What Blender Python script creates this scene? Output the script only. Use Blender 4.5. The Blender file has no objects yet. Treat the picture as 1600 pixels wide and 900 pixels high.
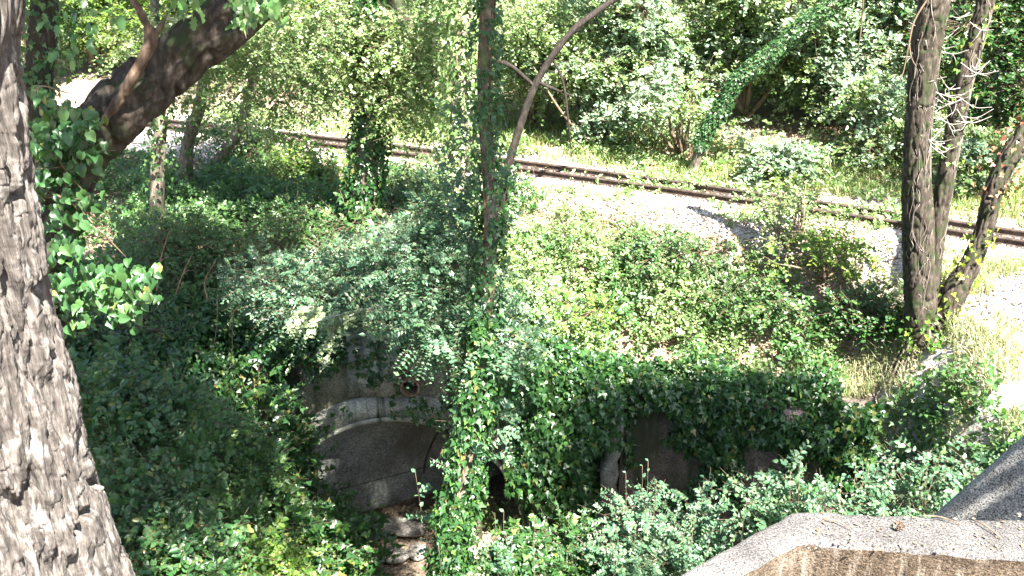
import bpy, math
import numpy as np
from mathutils import Vector

# ------------------------------------------------------------------ camera, sky, sun, exposure
SC = bpy.context.scene
COL = SC.collection
F_PX = 1504.0
PITCH = math.radians(21.7)
CAM = np.array([0.0, 0.0, 5.0])
cd = bpy.data.cameras.new('camera'); cam = bpy.data.objects.new('camera', cd); COL.objects.link(cam)
cam.location = CAM; cam.rotation_euler = (math.pi/2 - PITCH, 0, 0)
cd.sensor_width = 36; cd.lens = 36*F_PX/1600; cd.clip_end = 3000; cd.clip_start = 0.05
SC.camera = cam

TO_SUN = Vector((0.28, -0.50, 0.82)).normalized()
w = bpy.data.worlds.new('World'); SC.world = w; w.use_nodes = True
nt = w.node_tree; nt.nodes.clear()
sky = nt.nodes.new('ShaderNodeTexSky'); sky.sky_type = 'NISHITA'; sky.sun_disc = False
sky.sun_elevation = math.asin(TO_SUN.z); sky.sun_rotation = math.atan2(TO_SUN.x, TO_SUN.y)
sky.altitude = 100; sky.air_density = 1.0; sky.dust_density = 1.5
bg = nt.nodes.new('ShaderNodeBackground'); bg.inputs[1].default_value = 0.055
wo = nt.nodes.new('ShaderNodeOutputWorld')
nt.links.new(sky.outputs[0], bg.inputs[0]); nt.links.new(bg.outputs[0], wo.inputs[0])
sl = bpy.data.lights.new('sun', 'SUN'); sl.energy = 5.0; sl.angle = math.radians(0.55); sl.color = (1.0, 0.95, 0.86)
so = bpy.data.objects.new('sun', sl); COL.objects.link(so)
so.rotation_euler = (-TO_SUN).to_track_quat('-Z', 'Y').to_euler(); so.location = (6, -8, 30)
SC.view_settings.view_transform = 'Standard'; SC.view_settings.look = 'None'
SC.view_settings.exposure = 3.1; SC.view_settings.gamma = 1.0
SC.render.engine = 'CYCLES'
SC.cycles.max_bounces = 7; SC.cycles.diffuse_bounces = 4; SC.cycles.glossy_bounces = 2
SC.cycles.transmission_bounces = 4; SC.cycles.transparent_max_bounces = 4
SC.cycles.sample_clamp_indirect = 8

# ------------------------------------------------------------------ maths helpers
SP, CP = math.sin(PITCH), math.cos(PITCH)
def at(px, py, Y=None, z=None):
    """world point on the line of sight through a photo pixel, at a depth Y or a height z"""
    u = (px-800)/F_PX; v = (py-450)/F_PX
    d = np.array([u, CP - v*SP, -SP - v*CP])
    t = (Y/d[1]) if Y is not None else (z-CAM[2])/d[2]
    return CAM + d*t

def hsh(ix, iy, iz, s=0):
    with np.errstate(over='ignore'):
        n = (ix.astype(np.int64)*374761393 + iy.astype(np.int64)*668265263 + iz.astype(np.int64)*1440662683 + s*974634777) & 0xffffffff
        n = ((n ^ (n >> 13))*1274126177) & 0xffffffff
        n = ((n ^ (n >> 15))*668265263) & 0xffffffff
        n = n ^ (n >> 16)
    return n/4294967295.0

def vnoise(x, y, z=0.0, s=0):
    x, y, z = np.broadcast_arrays(np.asarray(x, float), np.asarray(y, float), np.asarray(z, float))
    ix, iy, iz = np.floor(x), np.floor(y), np.floor(z)
    fx, fy, fz = x-ix, y-iy, z-iz
    fx = fx*fx*(3-2*fx); fy = fy*fy*(3-2*fy); fz = fz*fz*(3-2*fz)
    r = 0
    for a in (0, 1):
        for b in (0, 1):
            for c in (0, 1):
                wgt = (fx if a else 1-fx)*(fy if b else 1-fy)*(fz if c else 1-fz)
                r = r + wgt*hsh(ix+a, iy+b, iz+c, s)
    return r

def fbm(x, y, z=0.0, s=0, o=4):
    r = 0; a = 0.5; f = 1.0; t = 0
    for k in range(o):
        r = r + a*vnoise(np.asarray(x)*f, np.asarray(y)*f, np.asarray(z)*f, s+k); t += a; a *= .5; f *= 2.03
    return r/t

def voro(u, v, nu, s=0):
    """F1, F2 of a jittered cell pattern, periodic in u with nu cells"""
    iu, iv = np.floor(u), np.floor(v)
    f1 = np.full(np.shape(u), 9.0); f2 = np.full(np.shape(u), 9.0)
    for a in (-1, 0, 1):
        for b in (-1, 0, 1):
            cu, cv = iu+a, iv+b
            wu = np.mod(cu, nu)
            px = cu + .1+.8*hsh(wu, cv, wu*0, s); py = cv + .1+.8*hsh(wu, cv, wu*0, s+7)
            d = np.hypot(u-px, v-py)
            f2 = np.where(d < f1, f1, np.minimum(f2, d)); f1 = np.minimum(f1, d)
    return f1, f2

def sstep(a, b, x):
    t = np.clip((np.asarray(x, float)-a)/(b-a), 0, 1); return t*t*(3-2*t)

def nrm(a):
    return a/np.maximum(np.linalg.norm(a, axis=-1, keepdims=True), 1e-9)

# ------------------------------------------------------------------ object helpers
def props(o, label=None, cat=None, group=None, kind=None):
    if label: o['label'] = label
    if cat: o['category'] = cat
    if group: o['group'] = group
    if kind: o['kind'] = kind
    return o

def thing(name, label, cat, loc, group=None):
    o = bpy.data.objects.new(name, None); COL.objects.link(o)
    o.location = loc; o.empty_display_size = .2
    return props(o, label, cat, group)

def mesh_obj(name, V, F, mat, parent=None, attr=None, smooth=False):
    """V (n,3), F: (m,k) int array or a list of such arrays"""
    if not isinstance(F, list): F = [F]
    F = [f for f in F if len(f)]
    V = np.asarray(V, np.float32)
    if parent is not None: V = V - np.array(parent_world(parent), np.float32)
    me = bpy.data.meshes.new(name)
    nl = sum(f.size for f in F); nf = sum(len(f) for f in F)
    me.vertices.add(len(V)); me.vertices.foreach_set('co', V.ravel())
    me.loops.add(nl); me.loops.foreach_set('vertex_index', np.concatenate([f.ravel() for f in F]).astype(np.int32))
    starts = []; c = 0
    for f in F:
        starts.append(c + np.arange(len(f))*f.shape[1]); c += f.size
    me.polygons.add(nf); me.polygons.foreach_set('loop_start', np.concatenate(starts).astype(np.int32))
    if smooth: me.polygons.foreach_set('use_smooth', np.ones(nf, bool))
    if attr:
        for k, a in attr.items():
            at_ = me.attributes.new(k, 'FLOAT', 'POINT'); at_.data.foreach_set('value', np.asarray(a, np.float32))
    me.update(); me.validate()
    o = bpy.data.objects.new(name, me); COL.objects.link(o)
    if mat is not None: me.materials.append(mat)
    if parent is not None: o.parent = parent
    return o

def parent_world(p):
    l = np.array(p.location)
    while p.parent is not None:
        p = p.parent; l = l + np.array(p.location)
    return l

class MB:
    """collects shapes into one mesh"""
    def __init__(s): s.V = []; s.F = {}; s.n = 0
    def add(s, V, F):
        V = np.asarray(V, float); s.V.append(V)
        for f in (F if isinstance(F, list) else [F]):
            f = np.asarray(f)
            if len(f): s.F.setdefault(f.shape[1], []).append(f + s.n)
        s.n += len(V)
    def build(s, name, mat, parent=None, smooth=False):
        return mesh_obj(name, np.concatenate(s.V), [np.concatenate(v) for v in s.F.values()], mat, parent, smooth=smooth)

def prism(poly, axis_vec):
    """poly (n,3) face extruded along a vector -> V, F lists (fan ends)"""
    poly = np.asarray(poly, float); n = len(poly)
    V = np.concatenate([poly, poly+np.asarray(axis_vec, float)])
    sides = np.array([[i, (i+1) % n, n+(i+1) % n, n+i] for i in range(n)])
    a = np.array([[0, i+1, i] for i in range(1, n-1)]); b = np.array([[n, n+i, n+i+1] for i in range(1, n-1)])
    return V, [sides, a, b]

def catmull(P, n):
    P = np.asarray(P, float)
    Q = np.vstack([2*P[0]-P[1], P, 2*P[-1]-P[-2]])
    t = np.linspace(0, len(P)-1-1e-6, n); i = np.floor(t).astype(int); f = (t-i)[:, None]
    a, b, c, d = Q[i], Q[i+1], Q[i+2], Q[i+3]
    return .5*((2*b)+(-a+c)*f+(2*a-5*b+4*c-d)*f**2+(-a+3*b-3*c+d)*f**3)

def frames(P):
    T = nrm(np.gradient(P, axis=0))
    ref = np.array([0.0, -1.0, 0.0]) if abs(T[0, 1]) < .9 else np.array([1.0, 0, 0])
    X = np.zeros_like(T); x = ref
    for i in range(len(T)):
        x = x - T[i]*np.dot(x, T[i]); x = x/np.linalg.norm(x); X[i] = x
    return T, X, np.cross(T, X)

def tube(path, rad, nseg=10, nring=None, cell=None, depth=0.0, seed=0, stretch=4.0, wob=0.06, cap=True, rugged=0.0):
    """round limb along a smooth path; path k x 3, rad k; bark relief of the given cell size (m) and depth"""
    path = np.asarray(path, float)
    k = len(path); nring = nring or max(4, k*4)
    PR = catmull(np.column_stack([path, rad]), nring)
    P, R = PR[:, :3], np.maximum(PR[:, 3], 1e-4)
    T, X, Y = frames(P)
    s = np.concatenate([[0], np.cumsum(np.linalg.norm(np.diff(P, axis=0), axis=1))])
    th = np.linspace(0, 2*math.pi, nseg, endpoint=False)
    TH, SS = np.meshgrid(th, s); RR = np.repeat(R[:, None], nseg, 1)
    RR = RR*(1 + wob*2*(vnoise(np.cos(TH)*1.3+9, np.sin(TH)*1.3+9, SS/ (R.mean()*5), seed)-.5))
    if cell:
        kc = R.mean()/cell*.62; sc = cell*stretch
        cw, sw = np.cos(TH), np.sin(TH)
        wz = SS + sc*.5*(vnoise(cw*kc*.5+7, sw*kc*.5+7, SS/sc, seed+3)-.5)
        tw = (vnoise(cw*1.5+5, sw*1.5+5, SS/(sc*1.1), seed+4)-.5)*.55*cell/R.mean()*2.2
        cx, sx = np.cos(TH+tw), np.sin(TH+tw)
        a1 = np.abs(vnoise(cx*kc+20, sx*kc+20, wz/sc, seed)-.5)*2
        a2 = np.abs(vnoise(cx*kc*1.9+20, sx*kc*1.9+20, wz/sc*1.7, seed+1)-.5)*2
        a3 = np.abs(vnoise(cx*kc*1.5+40, sx*kc*1.5+40, wz/sc*4.0, seed+2)-.5)*2
        pl = sstep(.0, .42, a1)
        fine = fbm(cw*kc*3+30, sw*kc*3+30, SS/cell*.5, seed+6, 4)
        crisp = fbm(cw*kc*7+60, sw*kc*7+60, SS/cell*.7, seed+9, 4)
        pl = sstep(.0, .26, a1 + .10*(crisp-.5))
        RR = RR + depth*(.55*(crisp-.5) + pl*1.15 + .38*sstep(0, .35, a2)*(.4+.6*pl) + (.16*sstep(0, .22, a3)*pl) + .55*(fine-.5) - .95)
    V = P[:, None, :] + RR[..., None]*(np.cos(TH)[..., None]*X[:, None, :] + np.sin(TH)[..., None]*Y[:, None, :])
    V = V.reshape(-1, 3)
    i = np.arange(nring-1)[:, None]; j = np.arange(nseg)[None, :]; jn = (j+1) % nseg
    F = np.stack([i*nseg+j, i*nseg+jn, (i+1)*nseg+jn, (i+1)*nseg+j], -1).reshape(-1, 4)
    fl = [F]
    if cap:
        V = np.vstack([V, P[0], P[-1]]); a = len(V)-2
        jj = np.arange(nseg); jn = (jj+1) % nseg
        fl += [np.stack([jn, jj, np.full(nseg, a)], -1), np.stack([(nring-1)*nseg+jj, (nring-1)*nseg+jn, np.full(nseg, a+1)], -1)]
    return V, fl, (P, R, T, X, Y)

# ------------------------------------------------------------------ leaves
def tmpl(right, mid=((0, 0, 0), (0, 1, -.04))):
    """leaf from its right-hand outline; two halves folded on the midrib"""
    r = [tuple(p) for p in right]; l = [(-x, y, z) for x, y, z in r]
    V = [mid[0]] + r + [mid[1]] + l[::-1]
    n = len(r); F = [(0, i, i+1) for i in range(1, n+1)] + [(0, n+1+i, n+2+i) for i in range(0, n)]
    return np.array(V, float), np.array(F)
T_SIMPLE = tmpl([(.3, .45, .10)])
T_OVATE = tmpl([(.30, .28, .09), (.25, .68, .07)])
T_IVY = tmpl([(.26, -.10, .05), (.50, .18, .10), (.26, .38, .05), (.16, .66, .05)])
T_HEART = tmpl([(.22, -.14, .02), (.44, .08, .14), (.40, .42, .18), (.19, .76, .04)], mid=((0, 0, 0), (0, 1, -.2)))
T_OAK = tmpl([(.10, .12, .02), (.26, .22, .06), (.16, .36, .03), (.34, .52, .08), (.20, .62, .04), (.24, .84, .05)])

def leaf_mesh(name, L, tpl, mat, parent=None):
    P, A, N, S = L
    T, F = tpl
    A = nrm(A); N = N - A*np.sum(A*N, -1, keepdims=True); N = nrm(N); X = np.cross(A, N)
    rng = np.random.default_rng(len(P))
    curl = (.4+rng.random(len(P))*1.4)[:, None]
    k = len(T)
    V = (P[:, None] + S[:, None, None]*(T[None, :, 0, None]*X[:, None] + T[None, :, 1, None]*A[:, None]
         + (T[None, :, 2]*curl)[..., None]*N[:, None])).reshape(-1, 3)
    FF = (F[None] + (np.arange(len(P))*k)[:, None, None]).reshape(-1, 3)
    r = np.repeat(rng.random(len(P)), k)
    return mesh_obj(name, V, FF, mat, parent, attr={'rnd': r})

def cat(*Ls):
    return tuple(np.concatenate([l[i] for l in Ls]) for i in range(4))

def twigs(O, D, L, n, size, rng, up=.55, rough=.5, pinnate=False):
    """n leaves along each twig (origin O, direction D, length L)"""
    m = len(O); D = nrm(D)
    L = np.broadcast_to(L, (m,)); size = np.broadcast_to(size, (m,))
    UP = nrm(np.array([.16, -.32, .86]))
    side = nrm(np.cross(D, nrm(UP + rng.normal(0, .35, (m, 3)))))
    j = np.arange(n)
    t = ((j//2*2 if pinnate else j)+.5)/n
    pos = O[:, None] + D[:, None]*(L[:, None]*t[None])[..., None]
    sg = np.where(j % 2 == 0, 1.0, -1.0)[None, :, None]
    A = D[:, None]*(.35 if pinnate else .55) + side[:, None]*sg + rng.normal(0, .12 if pinnate else .35, (m, n, 3))
    pos = pos - np.array([0, 0, 1.0])*((L[:, None]*t[None])**2*.35/np.maximum(L[:, None], .05))[..., None]
    Nn = UP[None, None]*up*2 + np.repeat(rng.normal(0, rough, (m, 1, 3)), n, 1) + rng.normal(0, rough*.7, (m, n, 3))
    S = size[:, None]*(.5+.9*rng.random((m, 1)))*(.7+.5*rng.random((m, n)))
    return pos.reshape(-1, 3), A.reshape(-1, 3), Nn.reshape(-1, 3), S.ravel()

def clump_twigs(blobs, nclump, per, crad, rng, L=.25, nl=7, size=.06, thr=.0, up=.55, rough=.5, shell=.35, pinnate=False, flat=.55, seed=0):
    """foliage of several ellipsoids: clumps, and twigs in each clump. Returns leaves and twig (O,D,L)"""
    B = np.array(blobs, float)
    vol = B[:, 3]*B[:, 4]*B[:, 5]; vol = vol**.75
    bi = rng.choice(len(B), nclump, p=vol/vol.sum())
    dr = nrm(rng.normal(0, 1, (nclump, 3))); rr = (shell + (1-shell)*rng.random(nclump)**.5)[:, None]
    C = B[bi, :3] + dr*rr*B[bi, 3:6]
    nz = fbm(C[:, 0]*.9, C[:, 1]*.9, C[:, 2]*1.3, 50+seed, 3)
    k = nz > thr; C, dr = C[k], dr[k]
    m = len(C)*per
    cc = np.repeat(C, per, 0); dd = np.repeat(dr, per, 0)
    off = rng.normal(0, 1, (m, 3))*np.array([1, 1, flat])*crad
    O = cc + off
    D = nrm(dd*.5 + nrm(off)*.9 + rng.normal(0, .4, (m, 3)) + np.array([0, 0, .05]))
    LL = L*(.6+.8*rng.random(m))
    return twigs(O, D, LL, nl, size*(.8+.4*rng.random(m)), rng, up, rough, pinnate), (O, D, LL)

def stick_mesh(name, O, D, L, r, mat, parent=None, mb=None):
    """thin three-sided sticks"""
    D = nrm(D); m = len(O)
    a = nrm(np.cross(D, np.array([.31, .5, .8]))); b = np.cross(D, a)
    r = np.broadcast_to(r, (m,))[:, None]; L = np.broadcast_to(L, (m,))[:, None]
    V = []
    for s_, t in ((1., 0), (.5, 1)):
        for q in range(3):
            an = 2*math.pi*q/3
            V.append(O + D*L*t + r*s_*(math.cos(an)*a+math.sin(an)*b))
    V = np.stack(V, 1).reshape(-1, 3)
    f = np.array([[0, 1, 4, 3], [1, 2, 5, 4], [2, 0, 3, 5]])
    F = (f[None] + (np.arange(m)*6)[:, None, None]).reshape(-1, 4)
    if mb is not None: mb.add(V, F); return None
    return mesh_obj(name, V, F, mat, parent)

def on_tube(fr, n, rng, lo=0.0, hi=1.0, off=(.01, .08), size=.06, face=None, wild=.4, dens=None):
    """ivy leaves on a limb's surface"""
    P, R, T, X, Y = fr
    i = (lo + (hi-lo)*rng.random(n))*(len(P)-1); i0 = np.clip(i.astype(int), 0, len(P)-2); f = (i-i0)[:, None]
    p = P[i0]*(1-f)+P[i0+1]*f; r = R[i0]; th = rng.random(n)*2*math.pi
    out = np.cos(th)[:, None]*X[i0] + np.sin(th)[:, None]*Y[i0]
    thick = (off[0] + (off[1]-off[0])*(rng.random(n)*.6+.4)*fbm(np.cos(th)*2+9, np.sin(th)*2+9, i/len(P)*40, 3, 2)*1.8)
    pos = p + out*(r+thick)[:, None]
    A = -T[i0]*.8*np.sign(T[i0][:, 2:3]+1e-3) + rng.normal(0, wild, (n, 3)) + out*.25
    N = out + np.array([0, 0, .45]) + rng.normal(0, wild, (n, 3))
    S = size*(.55+.7*rng.random(n))
    keep = np.ones(n, bool)
    if dens is not None:
        keep = fbm(np.cos(th)*1.5+4, np.sin(th)*1.5+4, i/len(P)*30, 8, 3) > dens
    return pos[keep], A[keep], N[keep], S[keep]

# ------------------------------------------------------------------ materials
def new_mat(name):
    m = bpy.data.materials.new(name); m.use_nodes = True; t = m.node_tree; t.nodes.clear()
    out = t.nodes.new('ShaderNodeOutputMaterial'); return m, t, out
def N(t, kind, **kw):
    n = t.nodes.new(kind)
    for k, v in kw.items():
        if k in n.inputs: n.inputs[k].default_value = v
        else: setattr(n, k, v)
    return n
def ramp(t, stops, src=None):
    r = t.nodes.new('ShaderNodeValToRGB'); e = r.color_ramp.elements
    while len(e) < len(stops): e.new(.5)
    for el, (p, c) in zip(e, stops): el.position = p; el.color = (*c, 1)
    if src is not None: t.links.new(src, r.inputs[0])
    return r

def leaf_mat(name, stops, trans=(.2, .34, .04), tmix=.38, rough=.42, spec=.45):
    m, t, out = new_mat(name)
    a = t.nodes.new('ShaderNodeAttribute'); a.attribute_name = 'rnd'
    r = ramp(t, stops, a.outputs['Fac'])
    p = N(t, 'ShaderNodeBsdfPrincipled', Roughness=rough); p.inputs['Specular IOR Level'].default_value = spec
    t.links.new(r.outputs[0], p.inputs['Base Color'])
    tr = t.nodes.new('ShaderNodeBsdfTranslucent')
    mx = t.nodes.new('ShaderNodeMix'); mx.data_type = 'RGBA'; mx.inputs[0].default_value = .45
    t.links.new(r.outputs[0], mx.inputs[6]); mx.inputs[7].default_value = (*trans, 1)
    t.links.new(mx.outputs[2], tr.inputs[0])
    ms = t.nodes.new('ShaderNodeMixShader'); ms.inputs[0].default_value = tmix
    t.links.new(p.outputs[0], ms.inputs[1]); t.links.new(tr.outputs[0], ms.inputs[2]); t.links.new(ms.outputs[0], out.inputs[0])
    return m

M = {}
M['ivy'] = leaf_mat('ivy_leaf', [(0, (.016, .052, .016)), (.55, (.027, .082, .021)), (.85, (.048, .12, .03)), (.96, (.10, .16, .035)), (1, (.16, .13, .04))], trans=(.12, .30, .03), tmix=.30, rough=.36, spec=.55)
M['locust'] = leaf_mat('locust_leaf', [(0, (.045, .105, .060)), (.6, (.075, .155, .085)), (1, (.12, .20, .09))], trans=(.16, .36, .10), tmix=.35, rough=.38, spec=.6)
M['bright'] = leaf_mat('bright_leaf', [(0, (.055, .13, .025)), (.5, (.09, .19, .03)), (.85, (.16, .25, .04)), (1, (.26, .27, .05))], trans=(.34, .46, .04), tmix=.42, rough=.45)
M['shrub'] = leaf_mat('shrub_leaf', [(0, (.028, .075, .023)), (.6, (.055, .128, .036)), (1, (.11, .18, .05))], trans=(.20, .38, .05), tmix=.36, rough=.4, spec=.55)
M['yellow'] = leaf_mat('sapling_leaf', [(0, (.12, .20, .03)), (.5, (.20, .28, .035)), (1, (.32, .33, .05))], trans=(.5, .55, .04), tmix=.45)
M['oak'] = leaf_mat('oak_leaf', [(0, (.04, .10, .03)), (.6, (.07, .16, .045)), (1, (.12, .20, .07))], trans=(.2, .4, .05), tmix=.33, rough=.35, spec=.6)
M['pale'] = leaf_mat('pale_leaf', [(0, (.16, .23, .11)), (.6, (.24, .30, .15)), (1, (.33, .36, .2))], trans=(.3, .4, .12), tmix=.3, rough=.32, spec=.7)
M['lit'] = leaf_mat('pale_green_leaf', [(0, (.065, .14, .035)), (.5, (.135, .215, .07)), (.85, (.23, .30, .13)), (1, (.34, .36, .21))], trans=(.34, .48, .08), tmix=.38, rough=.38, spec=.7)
M['sun_white'] = leaf_mat('sun_whitened_leaf', [(0, (.10, .18, .11)), (.5, (.18, .27, .17)), (1, (.30, .38, .25))], trans=(.3, .48, .16), tmix=.36, rough=.34, spec=.8)  # glare of sunlit leaves put into a whitened base colour
M['vine'] = leaf_mat('vine_leaf', [(0, (.025, .075, .025)), (.7, (.045, .115, .035)), (.94, (.08, .15, .045)), (1, (.18, .19, .05))], trans=(.13, .27, .04), tmix=.33, rough=.38, spec=.55)
M['moss_ivy'] = leaf_mat('mossy_leaf', [(0, (.02, .045, .008)), (.6, (.045, .085, .014)), (1, (.08, .13, .022))], trans=(.16, .26, .02), tmix=.3, rough=.6, spec=.15)
M['dry'] = leaf_mat('dry_leaf', [(0, (.13, .075, .04)), (.4, (.25, .16, .09)), (.8, (.38, .29, .19)), (1, (.5, .42, .32))], trans=(.3, .18, .08), tmix=.15, rough=.6, spec=.3)
M['red'] = leaf_mat('autumn_leaf', [(0, (.14, .05, .03)), (.5, (.26, .11, .06)), (1, (.36, .24, .12))], trans=(.4, .16, .06), tmix=.28)
M['pale_grass'] = leaf_mat('bleached_grass_blade', [(0, (.14, .22, .07)), (.5, (.28, .31, .15)), (1, (.46, .43, .30))], trans=(.5, .52, .2), tmix=.35, rough=.5)
M['grass'] = leaf_mat('grass_blade', [(0, (.07, .15, .03)), (.6, (.14, .22, .05)), (.85, (.28, .28, .12)), (1, (.42, .38, .22))], trans=(.4, .5, .08), tmix=.35, rough=.5)

def bark_mat(name, c0, c1, c2, scale=14, moss=None, lichen=None, bump=.5, lo=.32, hi=.68, zs=.28):
    m, t, out = new_mat(name)
    co = t.nodes.new('ShaderNodeTexCoord')
    mp = N(t, 'ShaderNodeMapping'); mp.inputs['Scale'].default_value = (1, 1, zs); t.links.new(co.outputs['Object'], mp.inputs[0])
    n1 = N(t, 'ShaderNodeTexNoise', Scale=scale, Detail=8.0, Roughness=.62); t.links.new(mp.outputs[0], n1.inputs['Vector'])
    n2 = N(t, 'ShaderNodeTexNoise', Scale=scale*.22, Detail=3.0); t.links.new(co.outputs['Object'], n2.inputs['Vector'])
    r = ramp(t, [(lo, c0), (.5, c1), (hi, c2)], n1.outputs[0])
    col = r.outputs[0]
    for spec_, l_, h_ in ((moss, .5, .62), (lichen, .56, .66)):
        if spec_:
            n3 = N(t, 'ShaderNodeTexNoise', Scale=spec_[1], Detail=5.0, Roughness=.65); t.links.new(co.outputs['Object'], n3.inputs['Vector'])
            rr = ramp(t, [(l_, (0, 0, 0)), (h_, (1, 1, 1))], n3.outputs[0])
            mx = t.nodes.new('ShaderNodeMix'); mx.data_type = 'RGBA'; t.links.new(rr.outputs[0], mx.inputs[0])
            t.links.new(col, mx.inputs[6]); mx.inputs[7].default_value = (*spec_[0], 1); col = mx.outputs[2]
    p = N(t, 'ShaderNodeBsdfPrincipled', Roughness=.85); p.inputs['Specular IOR Level'].default_value = .25
    t.links.new(col, p.inputs['Base Color'])
    b = N(t, 'ShaderNodeBump', Strength=bump, Distance=.02); t.links.new(n1.outputs[0], b.inputs['Height']); t.links.new(b.outputs[0], p.inputs['Normal'])
    t.links.new(p.outputs[0], out.inputs[0]); return m

M['bark_big'] = bark_mat('oak_bark', (.035, .03, .027), (.08, .07, .063), (.165, .15, .14), 60, lichen=((.19, .178, .168), 9), bump=.9, lo=.36, hi=.64, zs=.13)
M['bark'] = bark_mat('grey_brown_bark', (.05, .038, .028), (.12, .095, .075), (.25, .21, .175), 30, moss=((.07, .09, .035), 5))
M['bark_red'] = bark_mat('rust_brown_bark', (.035, .022, .014), (.085, .056, .038), (.17, .125, .09), 30)
M['bark_dead'] = bark_mat('dead_wood', (.07, .042, .025), (.15, .095, .06), (.27, .20, .14), 30)
M['bark_dark'] = bark_mat('dark_bark', (.015, .011, .008), (.036, .028, .021), (.085, .07, .057), 30, moss=((.024, .034, .012), 5))
M['bark_black'] = bark_mat('blackish_bark', (.008, .006, .005), (.018, .014, .011), (.04, .032, .026), 30)  # near-black brown bark for the thin leaning stem
M['twig'] = bark_mat('twig', (.07, .05, .03), (.14, .10, .07), (.22, .17, .12), 20)
M['vine_brown'] = bark_mat('dry_vine_stem', (.06, .05, .04), (.12, .10, .085), (.22, .19, .16), 20)
M['vine_dead'] = bark_mat('bleached_vine', (.20, .175, .15), (.32, .29, .26), (.46, .43, .40), 20)

def stone_mat(name, c0, c1, c2, scale=3.0, grain=60, streak=None, bump=.4, dist=.02, grainamt=.35, brick=None):
    m, t, out = new_mat(name)
    co = t.nodes.new('ShaderNodeTexCoord')
    n1 = N(t, 'ShaderNodeTexNoise', Scale=scale, Detail=9.0, Roughness=.65); t.links.new(co.outputs['Object'], n1.inputs['Vector'])
    r = ramp(t, [(.35, c0), (.5, c1), (.66, c2)], n1.outputs[0]); col = r.outputs[0]
    g = N(t, 'ShaderNodeTexNoise', Scale=grain, Detail=3.0, Roughness=.7); t.links.new(co.outputs['Object'], g.inputs['Vector'])
    gr = ramp(t, [(.36, (1-grainamt*1.6,)*3), (.62, (1+grainamt*.2,)*3)], g.outputs[0])
    mx = t.nodes.new('ShaderNodeMix'); mx.data_type = 'RGBA'; mx.blend_type = 'MULTIPLY'; mx.inputs[0].default_value = 1
    t.links.new(col, mx.inputs[6]); t.links.new(gr.outputs[0], mx.inputs[7]); col = mx.outputs[2]
    if streak:
        c, sx, sz, lo, hi = streak
        mp = N(t, 'ShaderNodeMapping'); mp.inputs['Scale'].default_value = (sx, sx, sz); t.links.new(co.outputs['Object'], mp.inputs[0])
        s = N(t, 'ShaderNodeTexNoise', Scale=1.0, Detail=5.0, Roughness=.6); t.links.new(mp.outputs[0], s.inputs['Vector'])
        sr = ramp(t, [(lo, (0, 0, 0)), (hi, (1, 1, 1))], s.outputs[0])
        m2 = t.nodes.new('ShaderNodeMix'); m2.data_type = 'RGBA'; t.links.new(sr.outputs[0], m2.inputs[0])
        t.links.new(col, m2.inputs[6]); m2.inputs[7].default_value = (*c, 1); col = m2.outputs[2]
    p = N(t, 'ShaderNodeBsdfPrincipled', Roughness=.9); p.inputs['Specular IOR Level'].default_value = .2
    t.links.new(col, p.inputs['Base Color'])
    ad = N(t, 'ShaderNodeMath', operation='ADD'); t.links.new(n1.outputs[0], ad.inputs[0]); t.links.new(g.outputs[0], ad.inputs[1])
    b = N(t, 'ShaderNodeBump', Strength=bump, Distance=dist); t.links.new(ad.outputs[0], b.inputs['Height']); t.links.new(b.outputs[0], p.inputs['Normal'])
    t.links.new(p.outputs[0], out.inputs[0]); return m

M['portal'] = stone_mat('mossy_concrete', (.13, .13, .085), (.26, .25, .18), (.42, .40, .32), 2.2, 40, streak=((.035, .04, .025), 3.5, .6, .46, .58), bump=.8)
M['arch'] = stone_mat('arch_concrete', (.24, .235, .19), (.42, .41, .35), (.60, .59, .52), 2.6, 40, streak=((.08, .085, .06), 4, .6, .54, .64), bump=.6)
M['lining'] = stone_mat('tunnel_render', (.15, .155, .145), (.27, .28, .265), (.42, .43, .41), 1.2, 30, streak=((.15, .14, .12), 1.2, .6, .55, .66), bump=.4)
M['seam'] = stone_mat('dark_joint', (.06, .06, .05), (.09, .09, .08), (.14, .135, .12), 4, 30)
M['wall'] = stone_mat('damp_concrete', (.08, .065, .055), (.16, .125, .11), (.27, .21, .19), 1.6, 35, streak=((.045, .05, .03), 2.4, .35, .5, .62), bump=.7)
M['walledge'] = stone_mat('worn_concrete', (.12, .11, .09), (.21, .20, .175), (.34, .325, .30), 3, 40, bump=.8)
M['ledge_top'] = stone_mat('pebbledash', (.075, .07, .069), (.13, .123, .121), (.21, .20, .196), 2.4, 120, bump=1.0, dist=.012, grainamt=.5)
M['ledge_side'] = stone_mat('stained_render', (.075, .055, .038), (.13, .098, .07), (.21, .17, .13), 5, 90, streak=((.26, .225, .19), 22, 2.0, .54, .72), bump=1.0, dist=.015, grainamt=.5)
M['wing'] = stone_mat('grey_roughcast', (.38, .375, .35), (.48, .475, .45), (.58, .575, .55), 3, 90, bump=1, dist=.02, grainamt=.6)
M['rock'] = stone_mat('rock', (.16, .145, .13), (.27, .25, .225), (.38, .36, .33), 5, 40, bump=.7)
M['rail'] = stone_mat('rusty_rail', (.035, .026, .022), (.06, .043, .035), (.10, .075, .062), 9, 70)
M['sleeper'] = stone_mat('old_sleeper', (.06, .045, .035), (.11, .085, .065), (.18, .145, .115), 6, 50)

def gravel_mat():
    m, t, out = new_mat('gravel_stone')
    a = t.nodes.new('ShaderNodeAttribute'); a.attribute_name = 'rnd'
    r = ramp(t, [(0, (.20, .18, .165)), (.5, (.36, .335, .32)), (1, (.55, .52, .50))], a.outputs['Fac'])
    p = N(t, 'ShaderNodeBsdfPrincipled', Roughness=.85); t.links.new(r.outputs[0], p.inputs['Base Color'])
    t.links.new(p.outputs[0], out.inputs[0]); return m
M['gravel'] = gravel_mat()

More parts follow.
